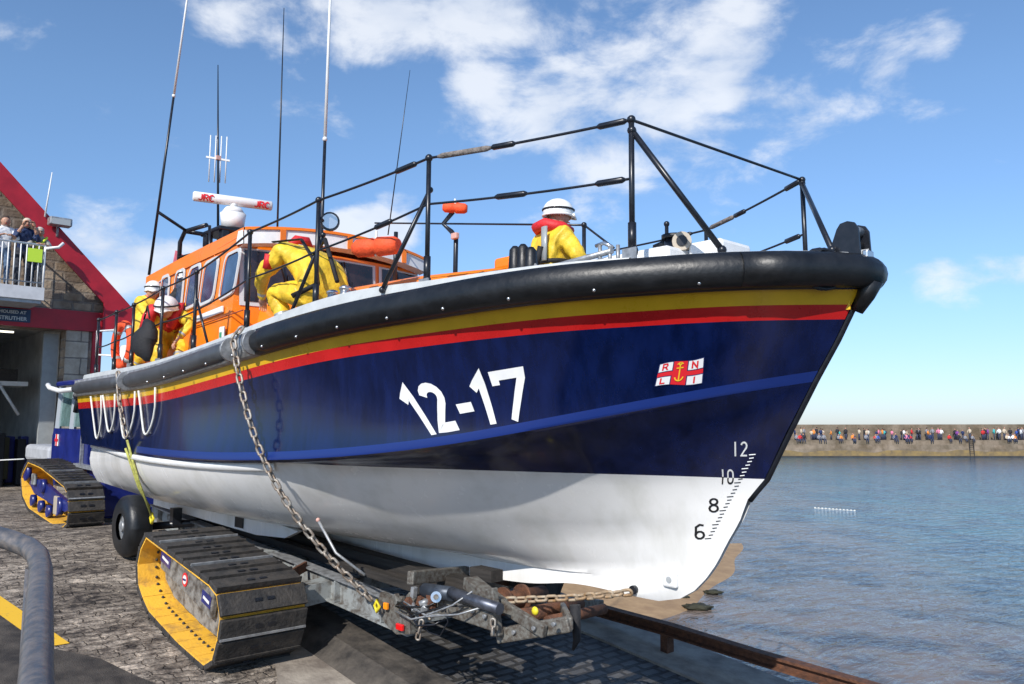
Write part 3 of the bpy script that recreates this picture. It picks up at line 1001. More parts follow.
# deck, toe rail / bulwark
b = MBd()
rows = []
for t in TT:
    X = t * stem_x(2.4)
    bb = max(0, sheer_b(t) - .03)
    z = sheer_z(t) + .10
    rows.append([(X, -bb, z), (X, -bb * .5, z + .04), (X, 0, z + .05), (X, bb * .5, z + .04), (X, bb, z)])
b.grid(rows, greyd)
build('deck', b, boat)
for sgn in (-1, 1):
    b = MBd()
    rows = []
    for i in range(64):
        t = i / 63 * .90
        p = sheer_pt(t, sgn)
        p.y -= sgn * .07
        hgt = pch([0, .5, .7, .76, .9], [.21, .21, .24, .20, .15], t)
        rows.append([p + Vector((0, 0, .10)), p + Vector((0, -sgn * .02, hgt)), p + Vector((0, -sgn * .06, hgt + .01)), p + Vector((0, -sgn * .10, hgt - .01)), p + Vector((0, -sgn * .12, .10))])
    b.grid(rows, mat('pale toe rail paint', (.50, .52, .52), .45, var=.12, vs=6), smooth=False)
    build('toe_rail', b, boat)

# guard rail: stanchions and wires (starboard positions taken along the toe rail)
rt, rm = [], []
stx = [(.49, 2.879, 2.0), (1.55, 2.89, 2.03), (2.42, 2.90, 2.10), (3.60, 2.98, 2.10), (4.71, 3.03, 2.12), (6.0, 3.27, 2.28), (7.24, 3.365, 2.40), (8.61, 3.474, 2.48), (10.24, 3.475, 2.55)]
def rail_y(X): return sheer_b(tX(X)) - .15
def stanchion(X, zt, zb, sgn, r=.02):
    b = MBd()
    y = sgn * rail_y(X)
    b.cyl((X, y, zb), (X, y, zt), r, blackm, 10)
    b.cyl((X, y, zb), (X, y, zb + .2), r * 1.45, blackm, 10)
    b.sph((X, y, zt), r * 1.6, blackm, seg=10)
    b.sph((X, y, zb), r * 2.4, blackm, (1, .7, 1), seg=10)
    b.box((X, y + sgn * .03, zb - .04), (.12, .012, .12), galv)
    return build('stanchion', b, boat)
for sgn in (-1, 1):
    for X, zt, zb in stx:
        if sgn == 1 and X > 9: continue
        stanchion(X, zt, zb, sgn)
PT = at(802, 180, Z=3.475); PB = at(806, 250, Z=2.52)
def post2(a, c, r=.02):
    b = MBd()
    b.cyl(a, c, r, blackm, 10)
    b.cyl(a, a.lerp(c, .2), r * 1.4, blackm, 10)
    b.sph(c, r * 1.5, blackm, seg=10)
    b.sph(a, r * 2, blackm, seg=10)
    build('stanchion', b, boat)
post2(Vector((PT.x + .02, PT.y, 2.52)), PT)
P706 = at(706, 230, Z=3.43)
post2(Vector((P706.x, P706.y, 2.5)), P706)
P584 = at(584, 225, Y=.55)
post2(Vector((P584.x, P584.y, 2.5)), P584)
def brace(a, c, r=.018):
    b = MBd()
    b.cyl(a, c, r, blackm, 10)
    b.sph(c, r * 1.5, blackm, seg=8)
    b.sph(a, r * 1.5, blackm, seg=8)
    build('rail_brace', b, boat)
for sgn in (-1, 1):
    S_ = lambda v: Vector((v.x, v.y * (-sgn), v.z))
    brace(S_(at(430, 190, Y=-1.53)), S_(at(382, 290, Y=-1.72)))
    brace(S_(at(323, 235, Y=-1.72)), S_(at(289, 318, Y=-1.78)))
    if sgn < 0: brace(Vector((10.24, -1.03, 3.40)), at(722, 250, Y=-.62), .022)
    else: brace(PT + Vector((0, 0, -.03)), Vector((at(832, 250, Z=2.55))), .02)
    brace(S_(at(197, 300, Y=-1.85)), S_(at(208, 345, Y=-1.82)), .014)
def wire(pts, r=.009, m=blackm, name='guard_wire', sag=0.):
    b = MBd()
    P = []
    for a, c in zip(pts[:-1], pts[1:]):
        a = Vector(a); c = Vector(c)
        for i in range(8):
            u = i / 8
            q = a.lerp(c, u)
            q.z -= sag * 4 * u * (1 - u)
            P.append(q)
    P.append(Vector(pts[-1]))
    b.tube(P, r, m, 8)
    return build(name, b, boat)
for sgn in (-1, 1):
    tops = [Vector((X, sgn * rail_y(X), zt)) for X, zt, zb in stx]
    mids = [Vector((X, sgn * (rail_y(X)), lerp(zb, zt, .52))) for X, zt, zb in stx]
    mids[-1] = Vector((10.24, sgn * 1.03, 3.06)); mids[-2] = Vector((8.61, sgn * rail_y(8.61), 3.10))
    if sgn == 1:
        tops[-2:] = [P706, PT]; mids[-2:] = [Vector((P706.x, P706.y, 3.0)), Vector((PT.x, PT.y, 3.0))]
    wire(tops, .011, sag=.012)
    wire(mids, .010, sag=.015)
    # thick protective sleeves on the wires
    for (p0, p1, u0, u1) in ((tops[-2], tops[-1], .05, .34), (tops[-2], tops[-1], .34, .46), (tops[-2], tops[-1], .85, .98), (mids[-2], mids[-1], .36, .52), (mids[-2], mids[-1], .84, .97), (tops[-3], tops[-2], .72, .9), (mids[-3], mids[-2], .55, .7)):
        b = MBd()
        a = Vector(p0).lerp(Vector(p1), u0); c = Vector(p0).lerp(Vector(p1), u1)
        sag_ = lambda u: Vector((0, 0, -.012 * 4 * u * (1 - u)))
        fr = mat('frayed grey sleeve', (.22, .19, .17), .9, var=.5, vs=30, bump=.6)
        mm_ = fr if (u0 in (.05,)) else blackm
        b.tube([a + sag_(u0), a.lerp(c, .1) + sag_(u0), a.lerp(c, .9) + sag_(u1), c + sag_(u1)], [.012, .024, .024, .012], mm_, 8)
        build('wire_sleeve', b, boat)
wire([Vector((10.24, -1.03, 3.475)), PT], .011)
wire([at(375, 223, Y=.55), P584], .011)
wire([P584, at(614, 248, Y=.55)], .011)

# whip aerials
def aerial(base, top, split=None, r=.018, m2=white2):
    b = MBd()
    base = Vector(base); top = Vector(top)
    if split is None:
        b.tube([base, base.lerp(top, .5), top], [r, r * .8, r * .35], blackm, 8)
    else:
        s_ = base.lerp(top, split)
        b.tube([base, s_], [r, r * .8], blackm, 8)
        b.sph(s_, r * 1.3, white2, seg=8)
        b.tube([s_, top], [r * .85, r * .6], m2, 8)
    return build('whip_aerial', b, boat)
a_b = at(149, 275, Y=-1.1); a_t = at(194, -50, Y=-1.1)
aerial(a_b, a_t, .56, .022)
aerial(at(319, 300, Y=-1.02), at(332, -50, Y=-1.02), .45, .022)
aerial((2.86, 0, 3.9), at(284, 8, Y=0), None, .016)
aerial(at(388, 235, Y=1.0), at(410, 70, Y=1.0), None, .009)
aerial(at(218, 240, Y=0), at(218, 65, Y=0), None, .022)
# mast head aerial cluster
b = MBd()
mc = at(218, 158, Y=0)
for i, (px, y0, y1) in enumerate(((207.5, 132, 184), (214.5, 136, 186), (221.5, 131, 184), (228.5, 136, 187))):
    q = mc + Vector(((px - 218) * .011 * .5, (px - 218) * .011, 0))
    s_ = at(px, y0, Y=q.y); e_ = at(px, y1, Y=q.y)
    b.cyl((q.x, q.y, mc.z + .38), (q.x, q.y, mc.z - .42), .010, white2, 6)
b.beam(mc + Vector((-.08, -.17, 0)), mc + Vector((.08, .17, -.03)), .025, .03, white2)
b.box(mc, (.07, .07, .07), mat('pink faded plastic', (.6, .35, .3), .6))
build('aerial_cluster', b, boat)

# =================================================================== WHEELHOUSE
wh = MBd()
# side profile in X, z  (side walls lean in, front and aft raked)
def wall_pt(X, z, sgn=-1):
    lean = .13 * (z - 2.1)
    return Vector((X, sgn * (1.40 - lean * .55), z))
roof_z = lambda X: pch([.9, 2.8, 4.7], [3.36, 3.50, 3.60], X)
# outline stations
Xs = [.55, 1.1, 2.0, 3.0, 4.0, 4.75]
bot = 2.05
def fx(z): return 4.58 - (z - 2.3) * .05     # forward face rake
rows = []
for i in range(13):
    u = i / 12
    z = lerp(bot, 3.5, u)
    r = []
    xa = .9 + (z - bot) * .5
    xf = fx(z)
    zz = lambda X: lerp(bot, roof_z(X) - .12, u)
    for k in range(13):
        X = lerp(xa, xf, k / 12)
        r.append(wall_pt(X, zz(X)))
    rows.append(r)
wh.grid(rows, orange)
wh.grid([[Vector((p.x, -p.y, p.z)) for p in r] for r in rows], orange)
# front wall (slightly bowed forward) and aft wall
fr = []
for r in rows:
    p = r[-1]
    fr.append([Vector((p.x + .16 * (1 - (k / 6 - 1) ** 2), p.y * (1 - k / 6), p.z)) for k in range(13)])
wh.grid(fr, orange)
wh.grid([[Vector((r[0].x, r[0].y * (1 - k / 6), r[0].z)) for k in range(13)] for r in rows], orange)
house = build('wheelhouse', wh, boat)
b = MBd()
# roof: crowned, overhanging brow with white band
rr = []
for i in range(14):
    u = i / 13
    X = lerp(1.5, 4.68, u)
    z = roof_z(X)
    hw = 1.33 - .01 * (X - 3)
    row = []
    for k in range(13):
        s_ = k / 12 * 2 - 1
        xx = X + (.16 * (1 - s_ * s_) if u > .5 else 0) * max(0, (u - .5) * 2)
        row.append(Vector((xx, s_ * hw, z + .04 + .10 * (1 - s_ * s_))))
    rr.append(row)
b.grid(rr, orange)
for sgn in (0, 12):
    b.grid([[r[sgn], r[sgn] + Vector((0, 0, -.17))] for r in rr], orange)
build('roof', b, house)
b = MBd()
fr2 = rr[-1]
b.grid([[p + Vector((.012, 0, -.035)), p + Vector((.03, 0, -.20))] for p in fr2], white2)
b.grid([[p + Vector((.03, 0, -.20)), p + Vector((-.12, 0, -.22))] for p in fr2], white2)
# white returns on the shoulders
for sgn in (0, 12):
    p = fr2[sgn]; s_ = -1 if sgn == 0 else 1
    b.quad([p + Vector((.012, s_ * .012, -.035)), p + Vector((.03, s_ * .012, -.20)), p + Vector((-.18, s_ * .012, -.19)), p + Vector((-.12, s_ * .012, -.03))], white2)
build('roof_brow', b, house)
b = MBd()
b.grid([[p + Vector((.03, 0, .0)), p + Vector((.034, 0, -.035))] for p in fr2], orange)
for q in (2, 6, 10):
    p = fr2[q]
    b.box(p + Vector((.035, 0, -.115)), (.012, .07, .16), orange)
build('brow_trim', b, house)
# windows: outline in X,z on the side wall plane
def window_side(px, sgn=-1, m=glassb):
    pts = [at(x, y, Y=-1.31) for x, y in px]
    pts = [wall_pt(p.x, p.z, sgn) + Vector((0, sgn * .0, 0)) for p in pts]
    c = sum(pts, Vector()) / len(pts)
    def off(s_, o):
        return [c + (p - c) * s_ + Vector((0, sgn * o, 0)) for p in pts]
    def rnd(P, k=.22):
        q = []
        n = len(P)
        for i in range(n):
            a, p, e = P[i - 1], P[i], P[(i + 1) % n]
            A = p.lerp(a, k); B = p.lerp(e, k)
            for j in range(5):
                u = j / 4
                q.append(A.lerp(p, u).lerp(p.lerp(B, u), u))
        return q
    O = rnd(off(1.16, .012)); O2 = rnd(off(1.13, .03)); I = rnd(off(.98, .03)); G_ = rnd(off(.99, .016))
    b = MBd()
    n = len(O)
    gm_ = mat('pale window frame', (.55, .56, .56), .4)
    for A, B in ((O, O2), (O2, I)):
        for i in range(n):
            b.quad([A[i], A[(i + 1) % n], B[(i + 1) % n], B[i]], gm_)
    fr_ = build('window', b, house)
    b = MBd()
    b.quad(G_, m)
    build('pane', b, fr_)
wins = [[(164, 279), (171, 276), (171, 318), (163, 318)], [(178, 274), (186, 270), (185, 309), (176, 312)], [(192, 270), (202, 265), (200, 304), (189, 309)],
        [(207, 265), (220, 258), (217, 299), (204, 305)], [(228, 257), (242, 250), (238, 291), (224, 299)]]
for wq in wins:
    for sgn in (-1, 1): window_side(wq, sgn)
# front panes: follow the bowed face
def front_pt(y, z, o=.0):
    xf = fx(z)
    yy = 1.40 - .13 * .55 * (z - 2.1)
    return Vector((xf + .16 * (1 - (y / yy) ** 2) + o, y, z))
for (y0, y1) in ((-1.24, -.62), (-.46, .46), (.62, 1.24)):
    for nm, o_, ex in (('window', .012, .05), ('pane', .02, 0)):
        b = MBd()
        rows = []
        for i in range(7):
            z = lerp(2.78 - ex, 3.40 + ex * .5, i / 6)
            rows.append([front_pt(lerp(y0 - ex, y1 + ex, k / 8), z, o_) for k in range(9)])
        b.grid(rows, mat('pale window frame', (.5, .5, .5)) if nm == 'window' else mat('brown tinted glass', (.035, .02, .018), .07, coat=.5, var=.6, vs=4))
        if nm == 'window': last = build(nm, b, house)
        else: build(nm, b, last)
for yq in (-.85, .0, .85):
    b = MBd()
    a0 = front_pt(yq, 3.40, .05); a1 = front_pt(yq + .12, 2.95, .04)
    b.cyl(a0, a1, .010, blackm, 6)
    b.cyl(a1 + Vector((0, 0, .2)), a1 - Vector((0, 0, .15)), .008, blackm, 6)
    build('wiper', b, house)
# handrails and roof rail
b = MBd()
b.tube([at(146, 291, Y=-1.31), at(197, 262, Y=-1.31), at(240, 236, Y=-1.31)], .012, mat('orange rail', (.75, .16, .03), .4), 6)
for px in ((170, 278), (215, 252)):
    p = at(*px, Y=-1.31)
    b.cyl(p, p - Vector((0, 0, .08)), .01, orange, 6)
build('roof_rail', b, house)
b = MBd()
p0 = at(195, 320, Y=-1.38); p1 = at(223, 309, Y=-1.38)
b.beam(p0, p1, .03, .08, white2, bev=.01)
build('side_step', b, house)
b = MBd()
b.tube([at(150, 340, Y=-1.39), at(200, 325, Y=-1.39), at(243, 310, Y=-1.39)], .008, mat('dark red seam', (.25, .04, .01)), 6)
build('grab_line', b, house)
b = MBd()
c_ = at(222, 335, Y=-1.41)
b.box(c_, (.14, .03, .20), white2, bev=.02)
b.box(c_ + Vector((0, -.018, 0)), (.05, .01, .06), mat('green', (.05, .3, .15)))
build('sign_plate', b, house)
# aft deck housing, lockers at the stern in white
b = MBd()
b.box((.30, -1.05, 2.28), (.45, .5, .5), white2, bev=.04)
build('deck_locker', b, boat)
for (x, y) in ((104, 333), (98, 333)):
    pass
b = MBd()
for sgn in (-1, 1):
    b.tube([(.08, sgn * 1.55, 1.95), (.04, sgn * 1.55, 2.75), (.04, sgn * 1.2, 2.8), (.04, 0, 2.8)], .022, white2, 8)
    b.tube([(.06, sgn * 1.55, 2.38), (.04, 0, 2.38)], .014, white2, 8)
    b.cyl((.05, sgn * .8, 1.95), (.04, sgn * .8, 2.8), .018, white2, 8)
build('stern_guard', b, boat)
# forward coach roof
b = MBd()
prof = [(4.5, 1.05, 2.78), (6.3, .95, 2.78), (7.4, .85, 2.78), (8.35, .62, 2.76)]
rows = []
for X, hw, z in prof:
    zb = sheer_z(tX(X)) + .1
    rows.append([(X, -hw - .12, zb), (X, -hw, z - .05), (X, -hw + .1, z), (X, 0, z + .12), (X, hw - .1, z), (X, hw, z - .05), (X, hw + .12, zb)])
V_ = b.grid(rows, orange)
rf = rows[-1]
b.bm.faces.new([v for v in V_[-1]]).material_index = 0
build('coach_roof', b, boat)
b = MBd()
b.tube([at(345, 300, Y=-1.1), at(384, 290, Y=-1.1)], .02, orange, 6)
build('grab_rail', b, boat)
b = MBd()
c_ = at(468, 268, Y=-.3)
b.box((8.2, -.1, 2.86), (.35, .5, .12), orange, bev=.03)
build('hatch', b, boat)
# chrome mooring bits on side deck
for q in ((332, 300), (345, 296)):
    c_ = at(*q, Y=-1.42)
    b = MBd()
    b.cyl((c_.x, c_.y, c_.z - .08), (c_.x, c_.y, c_.z + .06), .05, chrome, 14)
    b.sph((c_.x, c_.y, c_.z + .07), .06, chrome, (1, 1, .5), seg=12)
    build('mooring_bitt', b, boat)
# rolled orange tube buoys and davit post
def roll(c, d, r, name='orange_roll'):
    b = MBd()
    c = Vector(c); d = Vector(d)
    b.tube([c - d, c - d * .8, c - d * .15, c, c + d * .15, c + d * .8, c + d], [r * .6, r, r * 1.05, r * .82, r * 1.1, r, r * .7], orange2, 12)
    b.cyl(c - Vector((0, 0, r)), c + Vector((0, 0, r * 1.8)), .012, rope_w, 6)
    return b
c1 = at(376, 247, Y=-1.25)
build('orange_bundle', roll(c1, (.22, .10, .0), .085), boat)
c2 = at(455, 208, Y=.4)
build('orange_bundle', roll(c2, (.10, .10, -.01), .06), boat)
b = MBd()
q0 = at(455, 275, Y=.4); q1 = at(456, 238, Y=.4); q2 = at(443, 224, Y=.4)
b.tube([(q0.x, q0.y, 2.5), q1, q1.lerp(q2, .35) + Vector((0, 0, .02)), q2, c2 + Vector((-.02, 0, -.03))], .028, blackm, 10)
b.box(at(455, 236, Y=.35), (.1, .05, .07), mat('pink faded plastic', (.6, .35, .3), .6), bev=.01)
build('davit_post', b, boat)
b = MBd()
q = at(395, 270, Y=-.6)
b.cyl((q.x, q.y, 2.7), at(396, 232, Y=-.6), .022, blackm, 8)
build('deck_post', b, boat)
# searchlight on the stanchion
b = MBd()
c_ = at(330, 222, Y=-1.6)
dv = Vector((.6, -.35, 0)).normalized()
b.cyl(c_ - dv * .1, c_ + dv * .0, .05, blackm, 16, r2=.085)
b.cyl(c_, c_ + dv * .03, .088, blackm, 18)
b.cyl(c_ + dv * .031, c_ + dv * .036, .07, chrome, 18)
b.cyl(c_ - Vector((.08, 0, 0)), (7.24, -1.73, c_.z), .012, blackm, 6)
build('searchlight', b, boat)
# port side low rail seen across the deck
# foredeck gear: black fender bundle, aluminium spar, white housing, winch
b = MBd()
for i, (px, top) in enumerate(((515, 250), (523, 248), (531, 251))):
    c_ = at(px, 270, Y=-1.05)
    t_ = at(px, top, Y=-1.05)
    b.tube([c_ - Vector((0, 0, .1)), c_, t_, t_ + Vector((0, 0, .03))], [.05, .055, .045, .02], blackr, 10)
build('black_gear_bundle', b, boat)
b = MBd()
b.cyl(at(538, 271, Y=-1.05), at(612, 251, Y=-1.05), .022, galv, 10)
b.cyl(at(533, 262, Y=-1.05), at(541, 276, Y=-1.05), .016, galv, 10)
for px in (600, 610, 618):
    c_ = at(px, 252, Y=-1.05)
    b.cyl(c_ - Vector((0, 0, .12)), c_ + Vector((0, 0, .05)), .014, galv, 8)
b.tube([at(596, 246, Y=-1.05), at(604, 243, Y=-1.05), at(612, 247, Y=-1.05)], .015, chrome, 8)
build('anchor_stock', b, boat)
b = MBd()
b.box((9.75, -.35, 2.58), (1.0, .6, .16), white2, bev=.03)
b.box((10.42, -.25, 2.60), (.28, .4, .19), white2, bev=.03)
build('foredeck_housing', b, boat)
b = MBd()
c_ = at(674, 243, Y=-.30)
b.cyl(c_ + Vector((0, 0, -.14)), c_ + Vector((0, 0, .04)), .075, blackm, 16)
b.cyl(c_ + Vector((0, 0, .03)), c_ + Vector((0, 0, .06)), .095, blackr, 16)
c3 = at(681, 243, Y=-.42)
tn = mat('tan plastic', (.42, .36, .28), .5)
b.cyl(c3 + Vector((-.06, .10, 0)), c3 + Vector((.05, -.06, 0)), .07, tn, 16)
b.cyl(c3 + Vector((.05, -.06, 0)), c3 + Vector((.056, -.068, 0)), .04, blackm, 14)
b.tube([at(655, 248, Y=-.3), at(664, 244, Y=-.3), at(674, 243, Y=-.25)], .03, blackr, 8)
build('windlass', b, boat)

# radar and mast frame
rc = Vector((1.30, 0, 4.66))
b = MBd()
b.cyl(rc + Vector((0, 0, -.24)), rc + Vector((0, 0, .0)), .17, white2, 20, r2=.2)
b.cyl(rc + Vector((0, 0, .0)), rc + Vector((0, 0, .10)), .19, white2, 20, r2=.12)
b.cyl(rc + Vector((0, 0, .10)), rc + Vector((0, 0, .18)), .06, white2, 12)
rad = build('radar', b, boat)
ra = at(193, 194, X=1.15); rb_ = at(272, 208, X=1.45)
mid = (ra + rb_) / 2
HL = (rb_ - ra).length / 2
ra.z = rb_.z = mid.z
ax = (rb_ - ra).normalized()
b = MBd()
b.tube([mid - ax * HL, mid - ax * (HL - .02), mid + ax * (HL - .02), mid + ax * HL], [.06, .08, .08, .06], white2, 12, sq=(1, .9))
sc_ = build('scanner_bar', b, rad)
rad_c = mid
b = MBd()
nrm_ = (MBI @ Vector((0, 0, CAMZ)) - mid); nrm_ = (nrm_ - ax * nrm_.dot(ax)).normalized()
upv = ax.cross(nrm_)
if upv.z < 0: upv = -upv
JR = {'J': [[(.35, 1), (.35, .2), (.2, .05), (.0, .2)]], 'R': [[(0, 0), (0, 1), (.35, .95), (.4, .7), (.3, .5), (0, .48)], [(.2, .48), (.42, 0)]], 'C': [[(.42, .85), (.25, 1), (.05, .85), (0, .5), (.05, .15), (.25, 0), (.42, .15)]]}
for cen in (-HL * .68, HL * .72):
    for i, ch in enumerate('JRC'):
        def mp_(u, v, off=.0, i=i, cen=cen):
            su = (u + i * .55 - .8) * .15
            sv = (v - .5) * .10
            return mid + ax * (cen * 1.0 + su) + upv * sv + nrm_ * (.084 - sv * sv * 6.0)
        strokes_mesh(b, JR[ch], .17, mp_, flagred)
build('scanner_lettering', b, sc_)
b = MBd()
b.box(rc + Vector((-.15, 0, -.30)), (.75, .62, .07), blackm, bev=.02)
for x, y in ((-.35, -.25), (-.1, .2), (.15, -.2), (-.3, .1)):
    b.box(rc + Vector((x, y, -.42)), (.14, .12, .2), blackm, bev=.02)
build('mast_platform', b, boat)
b = MBd()
for sgn in (-1, 1):
    b.tube([(.75, sgn * .62, 3.35), (.72, sgn * .60, 4.2), (.85, sgn * .58, 4.36), (1.5, sgn * .5, 4.36)], .035, blackm, 10)
    b.tube([(.75, sgn * .62, 3.95), (1.6, sgn * .5, 3.95)], .022, blackm, 8)
    b.tube([(1.6, sgn * .45, 3.6), (1.5, sgn * .45, 4.36)], .025, blackm, 8)
b.tube([(.85, -.58, 4.36), (.85, .58, 4.36)], .035, blackm, 10)
ap = at(158, 212, Y=-1.1)
b.tube([ap, (.9, -.58, 4.36)], .025, blackm, 8)
build('mast_frame', b, boat)
b = MBd()
b.box(at(178, 262, Y=-.2), (.35, .04, .32), mat('faded ensign cloth', (.55, .12, .16), .8, var=.5, vs=9), rot=Matrix.Rotation(.4, 3, 'Y'))
build('ensign', b, boat)

# grab loops hung below the belting aft
for i, (X0, wd_) in enumerate(((1.0, .62), (1.72, .62), (2.48, .74), (3.36, .62))):
    b = MBd()
    pts = []
    for k in range(13):
        u = k / 12
        X = X0 + wd_ * u
        t = tX(X)
        z = sheer_z(t) - .14 - (.60, .50, .58, .54)[i] * (1 - (2 * u - 1) ** 2) ** .75
        p = hullp(X, z, .03)
        pts.append(p if p else Vector((X, -1.95, z)))
    b.tube(pts, .013, rope_w, 7)
    build('grab_loop', b, boat)

# lifebuoy on the stern rail
lb = thing('lifebuoy', 'orange ring lifebuoy hanging on the stern guard rail', 'lifebuoy', MB_, at(123, 345, Y=-1.55))
b = MBd()
c_ = at(123, 345, Y=-1.55)
ri = []
for k in range(28):
    a_ = 2 * PI * k / 28
    ri.append(c_ + Vector((math.cos(a_) * .26, .03 * math.cos(a_), math.sin(a_) * .30)))
b.tube(ri, .06, orange2, 10, closed=True)
build('ring', b, lb)
b = MBd()
for a_ in (45, 135, 225, 315):
    a0 = R(a_)
    p = c_ + Vector((math.cos(a0) * .26, .03 * math.cos(a0), math.sin(a0) * .30))
    tg = Vector((-math.sin(a0) * .26, 0, math.cos(a0) * .30)).normalized()
    b.cyl(p - tg * .03, p + tg * .03, .064, refl, 12)
    build('band', b, lb)
    b = MBd()

# =================================================================== CARRIAGE
dirtyf = mat('dirty track frame paint', (.27, .26, .24), .6, .1, col2=(.06, .05, .042), vs=9, lo=.36, hi=.60, bump=.4, bs=40)
car = thing('launching_carriage', 'grey steel launching carriage on yellow lined crawler tracks under the lifeboat', 'carriage', MB_, (6, 0, -.85))
def off_poly(poly, d):
    n = len(poly)
    ar = sum(poly[i][0] * poly[(i + 1) % n][1] - poly[(i + 1) % n][0] * poly[i][1] for i in range(n))
    s_ = 1 if ar > 0 else -1
    o = []
    for i in range(n):
        a = Vector(poly[i - 1]); p = Vector(poly[i]); c = Vector(poly[(i + 1) % n])
        d1 = (p - a).normalized(); d2 = (c - p).normalized()
        n1_ = Vector((d1.y, -d1.x)) * s_; n2_ = Vector((d2.y, -d2.x)) * s_
        m_ = (n1_ + n2_).normalized()
        o.append(tuple(p + m_ * d / max(.4, m_.dot(n1_))))
    return o
def resample(poly, step):
    n = len(poly)
    out_ = []
    segs = [(Vector(poly[i]), Vector(poly[(i + 1) % n])) for i in range(n)]
    tot = sum((b_ - a).length for a, b_ in segs)
    k = int(round(tot / step))
    st = tot / k
    pos = 0; acc_ = 0; si = 0
    for i in range(k):
        d = i * st
        while acc_ + (segs[si][1] - segs[si][0]).length < d - 1e-9:
            acc_ += (segs[si][1] - segs[si][0]).length
            si += 1
        a, b_ = segs[si]
        out_.append(a + (b_ - a).normalized() * (d - acc_))
    return out_
def belt(parent, poly, y0, y1, outer_y, step, mpad, gap=.92, inner=yplate, edge=None):
    """crawler belt: separate shoes along a closed profile, yellow plates inside"""
    P = resample(poly, step)
    n = len(P)
    ar = sum(P[i].x * P[(i + 1) % n].y - P[(i + 1) % n].x * P[i].y for i in range(n))
    s_ = 1 if ar > 0 else -1
    b = MBd()
    for i in range(n):
        a = P[i]; c = P[(i + 1) % n]
        d = (c - a)
        ln = d.length
        d.normalize()
        nn = Vector((d.y, -d.x)) * s_
        jit = random.uniform(-.004, .004)
        ctr = (a + c) / 2
        X = Vector((d.x, 0, d.y)); Z = Vector((nn.x, 0, nn.y)); Y_ = Vector((0, 1, 0))
        rot = Matrix((X, Y_, Z)).transposed()
        w_ = abs(y1 - y0)
        ym = (y0 + y1) / 2
        p3 = Vector((ctr.x, ym, ctr.y))
        b.box(p3 - Z * .010, (ln * .965, w_ - .004, .016), inner, rot)
        b.box(p3 + Z * (.025 + jit), (ln * gap, w_ + .012, .05), mpad, rot, bev=.008)
        b.box(p3 + Z * .045 + X * (ln * .42), (.02, w_ + .002, .04), galv if random.random() < .10 else mpad, rot)
        if outer_y is not None:
            for q in (-.25, .25):
                b.sph(p3 - Z * .026 + X * (ln * q) + Y_ * (outer_y + (.19 if outer_y < ym else -.19) - ym), .016, tpad, seg=6)
        for q in (-.06, .06):
            b.box(p3 + Z * .053 + Y_ * q + X * 0, (.03, .07, .012), blackm, rot)
    return build('track_belt', b, parent)
cp = [at(x, y, Y=-2.2) for x, y in ((146, 537), (216, 590), (221, 625), (211, 664), (203, 666), (176, 642), (148, 611), (138, 588), (137, 556))]
cprof = [(p.x, p.z) for p in cp]
for sgn in (-1, 1):
    tr = MBd()
    ya, yb = (-2.2, -1.37) if sgn < 0 else (1.37, 2.2)
    belt(car, cprof, ya, yb, ya if sgn < 0 else yb, .215, tpad)
    b = MBd()
    inn = off_poly(cprof, -.12)
    pl = -1.93 if sgn < 0 else 1.93
    b.prism(inn, pl - .02, pl + .02, dirtyf)
    b.prism(off_poly(cprof, -.16), sgn * 1.44, sgn * 1.48, steelw)
    sp_ = build('side_plate', b, car)
    # guard box on the plate, stickers
    b = MBd()
    A_ = at(163, 556, Y=-2.0); B_ = at(214, 606, Y=-2.0)
    d_ = (B_ - A_)
    b.beam(Vector((A_.x, sgn * 1.99, A_.z)), Vector((B_.x, sgn * 1.99, B_.z)), .05, .26, dirtyf, bev=.01)
    build('guard_box', b, sp_)
    b = MBd()
    for u, wq, mc_ in ((.06, .28, bluep), (.86, .22, bluep)):
        p = A_.lerp(B_, u) + Vector((.05, 0, 0))
        p.y = sgn * 2.018
        b.beam(p - d_.normalized() * wq / 2, p + d_.normalized() * wq / 2, .004, .12, mc_)
        b.beam(p - d_.normalized() * wq / 3, p + d_.normalized() * wq / 3 - Vector((0, 0, .01)), .007, .03, white2)
        build('sticker', b, sp_)
        b = MBd()
    p = A_.lerp(B_, .5); p.y = sgn * 2.018
    b.cyl(p, p + Vector((0, sgn * .004, 0)), .07, flagred, 20)
    b.cyl(p + Vector((0, sgn * .004, 0)), p + Vector((0, sgn * .007, 0)), .045, white2, 20)
    b.beam(p + Vector((-.04, sgn * .009, 0)), p + Vector((.04, sgn * .009, 0)), .003, .02, bluep)
    build('sticker', b, sp_)
    for u in (.12, .37, .63, .88):
        b = MBd()
        p = Vector((cprof[5][0], 0, cprof[5][1])).lerp(Vector((cprof[4][0], 0, cprof[4][1])), 0)
        Xr = lerp(4.75, 6.15, u)
        zr = lerp(-.50, -.67, u)
        ysd = sorted((sgn * 1.50, sgn * 1.86))
        b.cyl((Xr, ysd[0], zr), (Xr, ysd[1], zr), .13, blackm, 18)
        build('road_roller', b, car)
    b = MBd()
    b.beam((4.7, sgn * 1.4, -.25), (4.75, sgn * .8, -.2), .22, .2, steelw)
    build('axle_arm', b, car)
    b = MBd()
    b.beam((6.0, sgn * 1.4, -.40), (6.0, sgn * .8, -.35), .22, .2, steelw)
    build('axle_arm', b, car)
